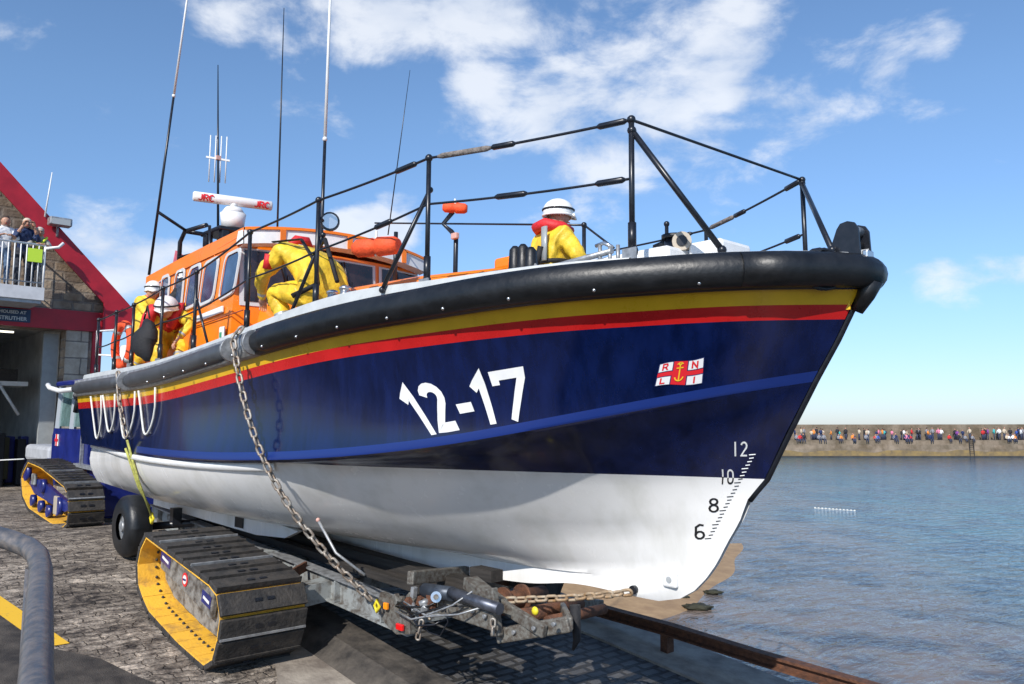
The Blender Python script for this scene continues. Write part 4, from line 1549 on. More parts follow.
# main beams with flanges
for sgn in (-1, 1):
    b = MBd()
    a = Vector((.8, sgn * .85, -.02)); c = Vector((7.55, sgn * .85, -.40))
    b.beam(a, c, .02, .24, steelw)
    up = Vector((0, 0, .12))
    b.beam(a + up, c + up, .14, .02, galv)
    b.beam(a - up, c - up, .14, .02, steelw)
    for k in range(8):
        p = a.lerp(c, (k + .5) / 8)
        b.box(p + Vector((0, sgn * .04, 0)), (.02, .07, .21), steelw)
    build('main_beam', b, car)
b = MBd()
for X in (1.2, 2.8, 4.4, 6.0, 7.3):
    z = -.02 - (X - .8) * .0563
    b.beam((X, -.85, z - .04), (X, .85, z - .04), .12, .14, steelw)
build('cross_member', b, car)
for sgn in (-1, 1):
    b = MBd()
    b.beam((1.0, sgn * .32, .02), (8.15, sgn * .32, -.16), .16, .14, wood)
    b.beam((1.0, sgn * .58, .03), (7.6, sgn * .58, -.20), .12, .08, wood)
    build('keelway_timber', b, car)
b = MBd()
for k in range(12):
    X = 1.2 + k * .58
    z = -.15 - .05
    b.cyl((X, -.24, z), (X, .24, z), .05, rust, 14)
build('keel_rollers', b, car)
grimy = mat('grimy greasy steel', (.20, .195, .175), .55, .3, col2=(.09, .07, .055), vs=26, lo=.36, hi=.62, bump=.3, bs=60)
# front frame : brackets, hydraulic ram, tapered pale arm, winch drum
def A(x, y, Y): return at(x, y, Y=Y)
b = MBd()
b.beam(A(436, 603, -.95), A(495, 622, -.95), .05, .14, grimy, bev=.01)
b.beam(A(491, 588, -.9), A(497, 636, -.9), .06, .10, grimy, bev=.01)
b.beam(A(500, 604, -.8), A(545, 632, -.8), .05, .10, grimy, bev=.01)
b.beam(A(497, 636, -.85), A(570, 624, -.70), .05, .12, grimy, bev=.015)
b.beam(A(570, 624, -.70), A(560, 603, .2), .05, .10, grimy, bev=.015)
b.beam(A(470, 582, -.7), A(500, 606, -.8), .14, .10, grimy, bev=.01)
b.beam(A(410, 578, -.85), A(470, 572, .0), .08, .12, grimy, bev=.01)
b.beam(A(560, 603, .2), (8.3, .85, -.38), .06, .10, grimy, bev=.01)
build('front_frame', b, car)
b = MBd()
b.cyl(A(425, 590, -1.0), A(452, 594, -1.0), .06, mat('dull blue steel', (.07, .085, .11), .45, .5, var=.4, vs=12), 14)
b.cyl(A(450, 592, -1.0), A(500, 609, -1.0), .045, mat('dull blue steel2', (.11, .12, .15), .4, .6, var=.4, vs=12), 14)
b.cyl(A(436, 597, -1.06), A(436, 597, -1.10), .045, chrome, 16)
b.cyl(A(436, 597, -1.10), A(436, 597, -1.12), .022, grimy, 12)
build('hydraulic_ram', b, car)
b = MBd()
rnd = random.Random(3)
for k in range(26):
    c_ = A(rnd.uniform(392, 432), rnd.uniform(592, 622), -1.0 + rnd.uniform(-.08, .12))
    if rnd.random() < .5:
        b.cyl(c_, c_ + Vector((rnd.uniform(-.05, .1), -.06, rnd.uniform(-.04, .04))), rnd.uniform(.015, .035), rnd.choice([grimy, galv, rust, tn]), 10)
    else:
        b.box(c_, (rnd.uniform(.04, .13), .05, rnd.uniform(.04, .13)), rnd.choice([grimy, galv, rust, grimy]), rot=Matrix.Rotation(rnd.uniform(0, 1.5), 3, 'Y'), bev=.006)
build('valve_block', b, car)
b = MBd()
b.prism([(p.x, p.z) for p in (A(382, 592, -1.0), A(396, 600, -1.0), A(412, 617, -1.0), A(412, 634, -1.0), A(398, 634, -1.0), A(386, 622, -1.0), A(378, 607, -1.0))], -1.02, -.96, grimy)
build('lamp_bracket', b, car)
b = MBd()
c_ = A(400, 627, -1.05)
b.box(c_, (.10, .03, .055), mat('red lamp lens', (.75, .01, .01), .2, coat=.5), bev=.008)
build('tail_lamp', b, car)
b = MBd()
c_ = A(386, 606, -1.05)
b.box(c_, (.06, .03, .06), mat('amber lamp lens', (.9, .28, .01), .2, coat=.5), bev=.008)
build('marker_lamp', b, car)
# rusty winch drum and sheaves
b = MBd()
c0 = A(512, 596, -.45); c1_ = A(556, 612, -.45)
b.cyl(Vector((8.25, -.62, -.18)), Vector((8.25, .1, -.18)), .075, rust, 20)
b.cyl(Vector((8.62, -.55, -.22)), Vector((8.62, .2, -.22)), .06, rust, 20)
for y in (-.62, -.4, -.18):
    b.cyl(Vector((8.25, y, -.18)), Vector((8.25, y + .03, -.18)), .12, rust, 20)
b.cyl(Vector((8.90, -.5, -.22)), Vector((8.90, .2, -.22)), .045, rust, 16)
build('winch_drum', b, car)
b = MBd()
b.box((8.0, -.38, .02), (.30, .14, .10), wood)
build('winch_block', b, car)
b = MBd()
b.sph(A(535, 611, -.7), .035, brass, (1, .6, 1), seg=10)
build('shackle', b, car)
# grease tubes and ropes hanging
b = MBd()
b.tube([A(444, 604, -1.05), A(448, 622, -1.05), A(440, 636, -1.05), A(428, 632, -1.05), A(424, 622, -1.05)], .006, blackm, 6)
b.tube([A(575, 605, -.5), A(577, 640, -.5), A(573, 650, -.5)], [.045, .03, .01], blkc, 8)
build('hanging_cord', b, car)
rnd = random.Random(8)
for k in range(6):
    b = MBd()
    x0 = rnd.uniform(392, 410); y0 = rnd.uniform(596, 612); x1 = rnd.uniform(440, 500); y1 = rnd.uniform(590, 625)
    b.tube([A(x0, y0, -1.08), A(lerp(x0, x1, .3), max(y0, y1) + rnd.uniform(4, 12), -1.12), A(lerp(x0, x1, .7), max(y0, y1) + rnd.uniform(-2, 8), -1.08), A(x1, y1, -1.0)], .008, rnd.choice([blackm, blackr, galv]), 6)
    build('hose', b, car)
for k, (x, y) in enumerate(((462, 606), (474, 611), (486, 616), (515, 632), (535, 628), (555, 624))):
    b = MBd()
    c_ = A(x, y, -.985 if k < 3 else -.83)
    b.cyl(c_, c_ + Vector((0, -.025, 0)), .018, galv, 6)
    build('bolt', b, car)
# rear pneumatic wheels
for sgn in (-1, 1):
    wc = Vector((2.36, sgn * 1.64, .0))
    b = MBd()
    y0, y1 = wc.y - .15, wc.y + .15
    ring = []
    prof_ = [(.17, -.15), (.33, -.15), (.385, -.11), (.40, -.05), (.40, .05), (.385, .11), (.33, .15), (.17, .15)]
    rows = []
    for k in range(33):
        a_ = 2 * PI * k / 32
        rows.append([wc + Vector((math.cos(a_) * r_, dy, math.sin(a_) * r_)) for r_, dy in prof_])
    b.grid(rows, blackr)
    wh_ = build('wheel', b, car)
    b = MBd()
    b.cyl(wc + Vector((0, -.10, 0)), wc + Vector((0, .10, 0)), .19, galv, 24)
    b.cyl(wc + Vector((0, sgn * .10, 0)), wc + Vector((0, sgn * .14, 0)), .07, galv, 12)
    build('rim', b, wh_)
b = MBd()
b.cyl((2.42, -1.5, -.02), (2.42, 1.5, -.02), .05, blackm, 12)
b.beam((2.42, -1.1, -.02), (2.42, -1.1, .2), .12, .12, blackm)
build('rear_axle', b, car)
b = MBd()
b.beam((.8, 0, -.05), (-1.2, 0, -.05), .12, .12, bluep)
build('drawbar', b, car)
# lever on carriage side
b = MBd()
b.tube([A(318, 520, -1.35), A(336, 553, -1.25), A(365, 575, -1.1)], .014, galv, 8)
b.sph(A(318, 520, -1.35), .022, mat('pink faded plastic', (.6, .35, .3)), seg=8)
build('lever', b, car)
b = MBd()
b.beam(A(292, 574, -1.15), A(306, 566, -.9), .03, .10, rust)
build('hook_bracket', b, car)

# chains ------------------------------------------------------------
def chain(pts, pitch, wire_r, m, name, label, cat='chain', parent=None):
    P = [Vector(p) for p in pts]
    cum = [0]
    for a, c in zip(P[:-1], P[1:]): cum.append(cum[-1] + (c - a).length)
    def pos(d):
        for i in range(len(P) - 1):
            if d <= cum[i + 1] or i == len(P) - 2:
                return P[i].lerp(P[i + 1], (d - cum[i]) / (cum[i + 1] - cum[i]))
    n = int(cum[-1] / pitch)
    b = MBd()
    for i in range(n):
        a = pos(i * pitch); c = pos((i + 1) * pitch)
        d = (c - a).normalized()
        s_ = Vector((0, 1, 0)).cross(d)
        if s_.length < .01: s_ = Vector((1, 0, 0))
        s_.normalize()
        u = s_.cross(d)
        w1 = (s_ * .85 + u * .5) if i % 2 == 0 else (u * .85 - s_ * .5)
        w1.normalize()
        mid_ = (a + c) / 2
        hl = pitch * .5; hw = pitch * .30
        ring = []
        for k in range(14):
            an = 2 * PI * k / 14
            x = math.cos(an); y = math.sin(an)
            ring.append(mid_ + d * (x * .45 * hl + (hl * .42 if x > .01 else -hl * .42 if x < -.01 else 0)) * 1.25 + w1 * y * hw)
        b.tube(ring, wire_r, m, 6, closed=True)
    if parent: return build(name, b, parent)
    return build(name, b, frame=MB_, org=P[0], label=label, cat=cat)
ctop = sheer_pt(tX(6.28), -1, .12, .06); cbot = A(375, 603, -1.08)
pts = []
for i in range(21):
    u = i / 20
    p = ctop.lerp(cbot, u)
    p.z -= .10 * 4 * u * (1 - u)
    p.y -= .28 * math.sin(PI * u)
    pts.append(p)
chain([ctop + Vector((-.03, .1, .13))] + pts, .088, .0125, chainm, 'chain', 'long grey lashing chain running from the gunwale down to the carriage')
sh = MBd()
c_ = A(377, 606, -1.10)
sh.tube([c_ + Vector((0, 0, .05)), c_ + Vector((.035, 0, 0)), c_ + Vector((.0, 0, -.05)), c_ + Vector((-.035, 0, 0))], .016, brass, 8, closed=True)
build('shackle', sh, frame=MB_, org=c_, label='yellow shackle at the foot of the long grey lashing chain', cat='shackle')
chain([(9.45, -.10, .045), (8.95, -.22, -.06), (8.5, -.62, -.10), (8.15, -.66, -.12)], .085, .013, chainr, 'chain', 'short rusty chain from the keel eye to the carriage front')
for i, (x0, y0, x1, y1, Yq) in enumerate(((422, 620, 417, 642, -1.1), (493, 619, 493, 637, -1.0))):
    chain([A(x0, y0, Yq), A(x1, y1, Yq)], .06, .009, chainm, 'hanging_chain', None, parent=car)
# stern lashing : short chain then webbing with a yellow buckle
st = thing('stern_lashing', 'stained webbing and chain strap lashing the stern to the carriage', 'lashing', MB_, sheer_pt(tX(2.78), -1))
p0 = sheer_pt(tX(2.78), -1, .10, .12)
p1 = at(127, 440, Y=-2.0); p2 = at(152, 518, Y=-1.65)
chain([p0, p0.lerp(p1, .45) + Vector((0, -.03, 0)), p1], .08, .012, chainm, 'lashing_chain', None, parent=st)
b = MBd()
b.tube([p1, p1.lerp(p2, .5) + Vector((.03, -.03, 0)), p2], [.03, .035, .02], rope_y, 8, sq=(1, .4))
b.tube([p1 + Vector((-.04, 0, -.1)), p1.lerp(p2, .6) + Vector((-.02, -.03, 0)), p2 + Vector((-.1, 0, .12))], [.015, .02, .01], rope_y, 8)
build('webbing', b, st)
b = MBd()
b.tube([p2 + Vector((0, 0, .05)), p2 + Vector((.045, 0, 0)), p2 + Vector((0, 0, -.06)), p2 + Vector((-.045, 0, 0))], .02, brass, 8, closed=True)
build('buckle', b, st)

# =================================================================== TRACTOR
trc = thing('launch_tractor', 'blue crawler launch tractor with yellow lined tracks behind the stern', 'tractor', MB_, (-2.2, 0, -.3))
tp = [at(x, y, Y=-1.7) for x, y in ((28, 462), (40, 467), (66, 488), (69, 508), (66, 526), (59, 529), (28, 508), (22, 495), (21, 476))]
tprof = [(p.x, p.z) for p in tp]
for sgn in (-1, 1):
    ya, yb = (-1.7, -1.18) if sgn < 0 else (1.18, 1.7)
    belt(trc, tprof, ya, yb, None, .19, tpad)
    b = MBd()
    yo = sgn * 1.60
    b.prism(off_poly(tprof, -.26), yo - .03, yo + .03, bluep)
    for (x, y, r_) in ((30, 472, .16), (62, 506, .15), (36, 500, .1), (44, 506, .1), (52, 511, .1), (46, 486, .12)):
        q = at(x, y, Y=-1.6)
        yq = sorted((sgn * 1.60, sgn * 1.68))
        b.cyl((q.x, yq[0], q.z), (q.x, yq[1], q.z), r_, bluep, 18)
    q = at(41, 479, Y=-1.55)
    b.box((q.x, sgn * 1.66, q.z), (.22, .05, .20), steelw, bev=.02)
    q = at(62, 505, Y=-1.58)
    b.box((q.x, sgn * 1.66, q.z), (.2, .06, .3), tn, bev=.02)
    build('track_frame', b, trc)
b = MBd()
b.box((-3.0, 0, .35), (3.4, 2.2, .5), bluep, bev=.05)
b.box((-1.1, 0, .1), (.5, 2.2, .7), bluep, bev=.04)
hb_ = build('chassis', b, trc)
b = MBd()
b.box((-5.6, 0, .66), (2.0, 2.1, .34), mat('pale bonnet paint', (.42, .43, .45), .5, var=.15), bev=.08)
build('bonnet', b, trc)
b = MBd()
b.prism([(-4.1, .45), (-4.1, 1.05), (-4.0, 1.2), (-1.75, 1.2), (-1.65, .45)], -1.12, 1.12, bluep)
build('cab_base', b, trc)
b = MBd()
for X in (-4.0, -3.0, -1.8):
    for sy in (-1.05, 1.05):
        b.beam((X, sy, 1.2), (X + .03, sy * .97, 2.02), .07, .09, mat('weathered cab post', (.30, .33, .36), .5))
b.box((-2.9, 0, 2.06), (2.5, 2.2, .1), bluep, bev=.03)
cabf = build('cab_frame', b, trc)
b = MBd()
gg = mat('greenish cab glass', (.16, .26, .25), .1, coat=.4, var=.4, vs=3)
for X0, X1 in ((-3.92, -3.08), (-2.92, -1.88)):
    b.quad([(X0, -1.06, 1.24), (X1, -1.06, 1.24), (X1, -1.03, 1.98), (X0, -1.03, 1.98)], gg)
    b.quad([(X0, 1.06, 1.24), (X1, 1.06, 1.24), (X1, 1.03, 1.98), (X0, 1.03, 1.98)], gg)
b.quad([(-1.76, -1.0, 1.24), (-1.76, 1.0, 1.24), (-1.74, .97, 1.98), (-1.74, -.97, 1.98)], gg)
build('cab_window', b, trc)
b = MBd()
b.box((-3.7, -1.13, .98), (.20, .01, .22), wht)
b.box((-3.7, -1.14, .98), (.07, .01, .22), flagred)
b.box((-3.7, -1.142, .98), (.20, .01, .05), flagred)
build('sticker', b, trc)
b = MBd()
b.beam((-2.2, -1.16, .58), (-1.0, -1.16, .56), .10, .06, galv)
b.beam((-1.95, -1.15, .6), (-1.95, -1.15, 1.2), .05, .05, galv)
build('step', b, trc)
b = MBd()
b.tube([at(91, 383, Y=-1.3), at(76, 389, Y=-1.3), at(60, 391, Y=-1.3), at(50, 388, Y=-1.3), at(48, 385, Y=-1.3)], .045, white2, 10)
build('air_duct', b, trc)
b = MBd()
b.sph(at(79, 396, Y=-1.2), .10, blackm, (1, 1, .9), seg=12)
b.cyl(at(79, 396, Y=-1.2), at(76, 412, Y=-1.2), .05, blackm, 10)
build('work_lamp', b, trc)
# winch rope from tractor to boathouse
b = MBd()
ra_ = at(24, 459, Y=-1.6)
b.tube([ra_, Vector((-9.5, -3.6, .28))], .012, rope_w, 6)
build('winch_cable', b, frame=MB_, org=ra_, label='thin pale cable stretched from the tractor track towards the boathouse', cat='cable')

# =================================================================== PEOPLE
deps = None
BONE_R = {'pelvis': .15, 'spine': .135, 'chest': .165, 'neckb': .07, 'head': .085}
def figure(name, label, frame, J, R_, mats_, bones, matmap, hands=True, group=None, facing=Vector((1, 0, 0))):
    """J joint positions, R_ radii, bones list of pairs; grown with a skin modifier and then baked"""
    names = list(J)
    me = bpy.data.meshes.new('t')
    me.from_pydata([J[n] for n in names], [(names.index(a), names.index(c)) for a, c in bones], [])
    o = bpy.data.objects.new('t', me)
    COL.objects.link(o)
    md = o.modifiers.new('s', 'SKIN')
    sk = me.skin_vertices[0].data
    for i, n in enumerate(names):
        r_ = R_[n]
        sk[i].radius = (r_, r_) if not isinstance(r_, tuple) else r_
        sk[i].use_root = (n == 'pelvis')
    md.use_smooth_shade = True
    s2 = o.modifiers.new('u', 'SUBSURF')
    s2.levels = s2.render_levels = 3
    bpy.context.view_layer.update()
    dg = bpy.context.evaluated_depsgraph_get()
    m2 = bpy.data.meshes.new_from_object(o.evaluated_get(dg))
    bm = bmesh.new()
    bm.from_mesh(m2)
    bpy.data.objects.remove(o)
    b = MBd()
    b.bm.free()
    b.bm = bm
    segs = [(Vector(J[a]), Vector(J[c]), c) for a, c in bones]
    for f in bm.faces:
        c = f.calc_center_median()
        best = None
        for a, e, nm in segs:
            d = e - a
            u = max(0, min(1, (c - a).dot(d) / max(1e-9, d.dot(d))))
            q = (c - (a + d * u)).length / (1)
            if best is None or q < best[0]: best = (q, nm, u)
        mm_ = matmap(best[1], best[2])
        f.material_index = b.mi(mm_)
        f.smooth = True
    # slight cloth creases
    for v in bm.verts:
        c = v.co
        k = math.sin(c.x * 31 + c.z * 17) * math.sin(c.y * 27 + c.z * 23 + 1) + .7 * math.sin(c.x * 53 - c.z * 61 + 2 * math.sin(c.y * 30)) + .5 * math.sin(c.y * 71 + c.z * 37)
        v.co += v.normal * k * .0055
    if hands:
        for s_ in ('L', 'R'):
            if 'hand' + s_ not in J: continue
            w_ = Vector(J['hand' + s_]); e_ = Vector(J['elbow' + s_])
            d = (w_ - e_).normalized()
            sd_ = d.cross(Vector((0, 0, 1)))
            if sd_.length < .1: sd_ = Vector((0, 1, 0))
            sd_.normalize()
            up_ = sd_.cross(d)
            b.tube([w_ - d * .02, w_ + d * .03, w_ + d * .085], [.026, .036, .034], skin, 8, sq=(.55, 1.15))
            for k in range(4):
                o_ = w_ + d * .08 + sd_ * (.030 - k * .020)
                l_ = (.07, .078, .072, .056)[k]
                b.tube([o_, o_ + d * l_ * .5 - up_ * .006, o_ + d * l_ * .8 - up_ * .03, o_ + d * l_ * .8 - up_ * .05], [.0095, .009, .008, .006], skin, 6)
            o_ = w_ + d * .025 + sd_ * .03
            b.tube([o_, o_ + sd_ * .028 + d * .025 - up_ * .01, o_ + sd_ * .03 + d * .06 - up_ * .02], [.012, .010, .007], skin, 6)
    hd = Vector(J['head'])
    fc = facing.normalized()
    rt_ = fc.cross(Vector((0, 0, 1))).normalized()
    # face: nose, ears, eyes, mouth
    b.sph(hd + fc * .02 + Vector((0, 0, .01)), .098, skin, (.88, .95, 1.18), seg=16)
    b.sph(hd + fc * .105 - Vector((0, 0, .012)), .017, skin, (1, .8, 1.4), seg=8)
    for s_ in (-1, 1):
        b.sph(hd + rt_ * .088 * s_, .024, skin, (.6, .5, 1.2), seg=8)
        b.sph(hd + fc * .092 + rt_ * .034 * s_ + Vector((0, 0, .02)), .011, blkc, seg=6)
    b.sph(hd + fc * .098 - Vector((0, 0, .055)), .014, redc, (.5, 1.6, .4), seg=6)
    org = Vector(J['pelvis'])
    root = build(name, b, frame=frame, org=org, norm=False, label=label, cat='person', group=group)
    return root
def helmet(parent, hd, fc, m=helm, r=.135):
    b = MBd()
    hd = Vector(hd) + Vector((0, 0, .045)) 
    fc = fc.normalized()
    q = fc.to_track_quat('X', 'Z').to_matrix()
    b.sph(hd, r, m, (1.12, .95, .92), seg=24, rot=q)
    # cut the lower part away to a rim
    geom = list(b.bm.verts) + list(b.bm.edges) + list(b.bm.faces)
    up = q @ Vector((.12, 0, 1)).normalized()
    bmesh.ops.bisect_plane(b.bm, geom=geom, plane_co=hd - up * .045, plane_no=-up, clear_outer=True)
    b.tube([hd - up * .045 + (q @ Vector((math.cos(2 * PI * k / 20) * r * 1.07, math.sin(2 * PI * k / 20) * r * .92, 0))) for k in range(20)], .012, m, 6, closed=True)
    b.tube([hd - up * .04 + q @ Vector((r * 1.02, -r * .55, 0)), hd - up * .055 + q @ Vector((r * 1.35, 0, -.01)), hd - up * .04 + q @ Vector((r * 1.02, r * .55, 0))], .012, m, 6)
    h = build('helmet', b, parent)
    b = MBd()
    b.tube([hd + up * .01 + (q @ Vector((math.cos(2 * PI * k / 20) * r * 1.13, math.sin(2 * PI * k / 20) * r * .96, 0))) for k in range(20)], .010, blkc, 6, closed=True)
    build('goggle_strap', b, h)
    return h
BODY = [('pelvis', 'spine'), ('spine', 'chest'), ('chest', 'neckb'), ('neckb', 'head'),
        ('chest', 'shL'), ('shL', 'elbowL'), ('elbowL', 'handL'), ('chest', 'shR'), ('shR', 'elbowR'), ('elbowR', 'handR'),
        ('pelvis', 'hipL'), ('hipL', 'kneeL'), ('kneeL', 'ankL'), ('ankL', 'toeL'), ('pelvis', 'hipR'), ('hipR', 'kneeR'), ('kneeR', 'ankR'), ('ankR', 'toeR')]
RB = dict(pelvis=.17, spine=.165, chest=.17, neckb=.075, head=.08, shL=.095, shR=.095, elbowL=.068, elbowR=.068, handL=.04, handR=.04,
          hipL=.13, hipR=.13, kneeL=.095, kneeR=.095, ankL=.075, ankR=.075, toeL=.05, toeR=.05)
def crewmap(nm, u):
    if nm in ('toeL', 'toeR'): return blkc
    if nm in ('ankL', 'ankR'): return blkc if u > .82 else (refl if .62 < u < .72 else ycloth2)
    if nm in ('kneeL', 'kneeR', 'hipL', 'hipR'): return ycloth2
    if nm in ('handL', 'handR'): return skin if u > .93 else (refl if .7 < u < .8 else ycloth)
    if nm == 'head': return skin if u > .3 else redc
    return ycloth
def sh_(x, y, z, J): return {k: Vector(v) + Vector((x, y, z)) for k, v in J.items()}
def mk(J): return {k: Vector(v) for k, v in J.items()}
# crouching crewman beside the wheelhouse, facing aft, head down
J3 = mk(dict(pelvis=(6.72, -1.36, 2.66), spine=(6.62, -1.36, 2.86), chest=(6.36, -1.38, 3.06), neckb=(6.12, -1.36, 3.13), head=(5.98, -1.26, 3.06),
             shL=(6.22, -1.20, 3.06), shR=(6.26, -1.60, 3.06), elbowL=(6.02, -1.08, 2.84), elbowR=(5.92, -1.66, 2.86), handL=(5.82, -1.12, 2.64), handR=(5.68, -1.52, 2.66),
             hipL=(6.66, -1.24, 2.60), hipR=(6.62, -1.52, 2.60), kneeL=(6.24, -1.10, 2.68), kneeR=(6.14, -1.62, 2.68), ankL=(6.44, -1.12, 2.30), ankR=(6.32, -1.56, 2.30), toeL=(6.22, -1.12, 2.26), toeR=(6.12, -1.57, 2.26)))
R3 = dict(RB); R3.update(pelvis=.20, spine=.22, chest=.21, hipR=.15, hipL=.15, kneeR=.11, shR=.115, shL=.115, elbowR=.085)
p3 = figure('person', 'crew member in yellow waterproofs crouching with back turned beside the wheelhouse windscreen', MB_, J3, R3, None, BODY, crewmap, facing=Vector((-1, .2, -.6)))
b = MBd()
c_ = J3['neckb']
b.tube([c_ + Vector((.03, -.13, .02)), c_ + Vector((.06, -.05, .10)), c_ + Vector((.06, .06, .10)), c_ + Vector((.02, .14, .02))], [.035, .05, .05, .035], redc, 8)
b.tube([J3['shR'] + Vector((-.1, -.10, -.02)), J3['shR'] + Vector((-.14, -.09, -.16))], [.04, .05], redc, 8)
build('lifejacket', b, p3)
b = MBd()
b.tube([J3['shR'] + Vector((-.02, -.10, .09)), J3['chest'] + Vector((.16, -.16, .10)), J3['spine'] + Vector((.17, -.16, .02)), J3['pelvis'] + Vector((.12, -.16, .02)), J3['hipR'] + Vector((0, -.15, -.03))], .022, blkc, 6, sq=(.4, 1.3))
b.tube([J3['shL'] + Vector((.05, .0, .12)), J3['chest'] + Vector((.16, .1, .14)), J3['pelvis'] + Vector((.2, 0, .05))], .022, blkc, 6)
build('harness_strap', b, p3)
helmet(p3, J3['head'], Vector((-1, .2, -.4)))
# seated crewman on the foredeck, back to the viewer
J4 = mk(dict(pelvis=(8.55, -.15, 2.60), spine=(8.55, -.14, 2.78), chest=(8.56, -.12, 3.00), neckb=(8.57, -.10, 3.16), head=(8.60, -.07, 3.27),
             shL=(8.36, -.04, 3.06), shR=(8.76, -.16, 3.06), elbowL=(8.22, -.06, 2.82), elbowR=(8.88, -.06, 2.82), handL=(8.28, .18, 2.70), handR=(8.80, .20, 2.72),
             hipL=(8.46, -.10, 2.56), hipR=(8.66, -.16, 2.56), kneeL=(8.40, .32, 2.62), kneeR=(8.78, .30, 2.62), ankL=(8.40, .42, 2.40), ankR=(8.82, .38, 2.40), toeL=(8.38, .58, 2.38), toeR=(8.84, .55, 2.38)))
R4 = dict(RB); R4.update(chest=.185, spine=.18, pelvis=.19)
p4 = figure('person', 'crew member in yellow jacket and white helmet sitting on the foredeck', MB_, J4, R4, None, BODY, crewmap, facing=Vector((.5, .8, 0)))
helmet(p4, J4['head'], Vector((.5, .8, 0)), r=.128)
b = MBd()
c_ = J4['neckb']
b.tube([c_ + Vector((-.17, .0, -.03)), c_ + Vector((-.10, -.12, .0)), c_ + Vector((.03, -.14, .01)), c_ + Vector((.17, -.06, -.03)), c_ + Vector((.14, .08, -.04))], [.04, .05, .055, .05, .04], redc, 8)
build('lifejacket', b, p4)
b = MBd()
pc = J4['spine']
ring = [pc + Vector((math.cos(2 * PI * k / 20) * .21, math.sin(2 * PI * k / 20) * .20 , .02 + .02 * math.cos(2 * PI * k / 20))) for k in range(20)]
b.tube(ring, .022, blkc, 6, closed=True)
b.tube([J4['chest'] + Vector((.10, -.19, .12)), pc + Vector((.13, -.19, .03))], [.04, .035], refl, 6, sq=(1, .4))
b.tube([pc + Vector((.05, -.21, -.02)), pc + Vector((.10, -.20, .16))], .03, blkc, 6)
build('harness_strap', b, p4)
# two crew on the aft side deck
J1 = sh_(-.12, .02, -.13, dict(pelvis=(2.0, -1.42, 2.86), spine=(2.0, -1.42, 3.02), chest=(2.05, -1.42, 3.10), neckb=(2.08, -1.42, 3.22), head=(2.12, -1.42, 3.30),
             shL=(2.05, -1.25, 3.14), shR=(2.10, -1.58, 3.14), elbowL=(2.25, -1.2, 2.95), elbowR=(2.32, -1.58, 2.98), handL=(2.45, -1.25, 2.88), handR=(2.5, -1.55, 2.92),
             hipL=(2.0, -1.33, 2.78), hipR=(2.02, -1.52, 2.78), kneeL=(2.08, -1.33, 2.45), kneeR=(2.12, -1.52, 2.45), ankL=(1.95, -1.33, 2.24), ankR=(1.98, -1.52, 2.24), toeL=(2.1, -1.33, 2.20), toeR=(2.13, -1.52, 2.20)))
p1_ = figure('person', 'crew member in yellow jacket standing furthest aft, behind the bending one with red lifejacket', MB_, J1, RB, None, BODY, crewmap, facing=Vector((1, -.4, -.2)))
helmet(p1_, J1['head'], Vector((1, -.4, 0)), r=.12)
J2 = sh_(.10, 0, -.06, dict(pelvis=(2.55, -1.36, 2.62), spine=(2.66, -1.42, 2.74), chest=(2.85, -1.52, 2.78), neckb=(2.98, -1.58, 2.82), head=(3.06, -1.62, 2.84),
             shL=(2.95, -1.38, 2.80), shR=(2.86, -1.68, 2.74), elbowL=(3.35, -1.40, 2.66), elbowR=(2.92, -1.80, 2.48), handL=(3.34, -1.55, 2.46), handR=(3.02, -1.82, 2.32),
             hipL=(2.62, -1.26, 2.56), hipR=(2.56, -1.46, 2.54), kneeL=(3.0, -1.34, 2.42), kneeR=(2.72, -1.56, 2.30), ankL=(3.22, -1.52, 2.16), ankR=(2.6, -1.56, 2.12), toeL=(3.36, -1.56, 2.12), toeR=(2.76, -1.58, 2.06)))
def map2(nm, u):
    if nm in ('chest', 'shL', 'shR', 'spine'): return redc
    if nm in ('elbowR', 'handR'): return skin if (nm == 'handR' and u > .9) else ycloth
    return crewmap(nm, u)
p2_ = figure('person', 'crew member in white helmet and red lifejacket bending over the aft guard rail', MB_, J2, RB, None, BODY, map2, facing=Vector((.8, -.6, -.5)))
helmet(p2_, J2['head'], Vector((.6, -.5, -.2)), r=.15)
b = MBd()
for sg in ('shL', 'shR'):
    p_ = J2[sg]
    b.tube([J2['neckb'] + Vector((.02, 0, .06)), p_ + Vector((.06, -.05, .10)), p_ + Vector((.10, -.12, -.02)), p_ + Vector((.04, -.16, -.18))], [.05, .085, .08, .05], redc, 10)
build('lifejacket', b, p2_)
J5 = mk(dict(pelvis=(2.75, -1.15, 2.84), spine=(2.75, -1.15, 2.98), chest=(2.76, -1.18, 3.08), neckb=(2.78, -1.2, 3.19), head=(2.80, -1.22, 3.28),
             shL=(2.90, -1.10, 3.1), shR=(2.64, -1.28, 3.1), elbowL=(3.02, -1.25, 2.9), elbowR=(2.66, -1.42, 2.9), handL=(3.05, -1.42, 2.8), handR=(2.75, -1.5, 2.78),
             hipL=(2.82, -1.12, 2.76), hipR=(2.68, -1.2, 2.76), kneeL=(2.9, -1.28, 2.45), kneeR=(2.72, -1.35, 2.45), ankL=(2.9, -1.2, 2.12), ankR=(2.7, -1.25, 2.12), toeL=(2.94, -1.34, 2.07), toeR=(2.74, -1.4, 2.07)))
p5 = figure('person', 'crew member in black jacket standing against the aft wheelhouse windows', MB_, J5, RB, None, BODY,
            lambda nm, u: blkc if nm in ('chest', 'shL', 'shR', 'elbowL', 'elbowR', 'spine') else crewmap(nm, u), facing=Vector((.3, -1, 0)))
helmet(p5, J5['head'], Vector((.3, -1, 0)), helm, r=.12)
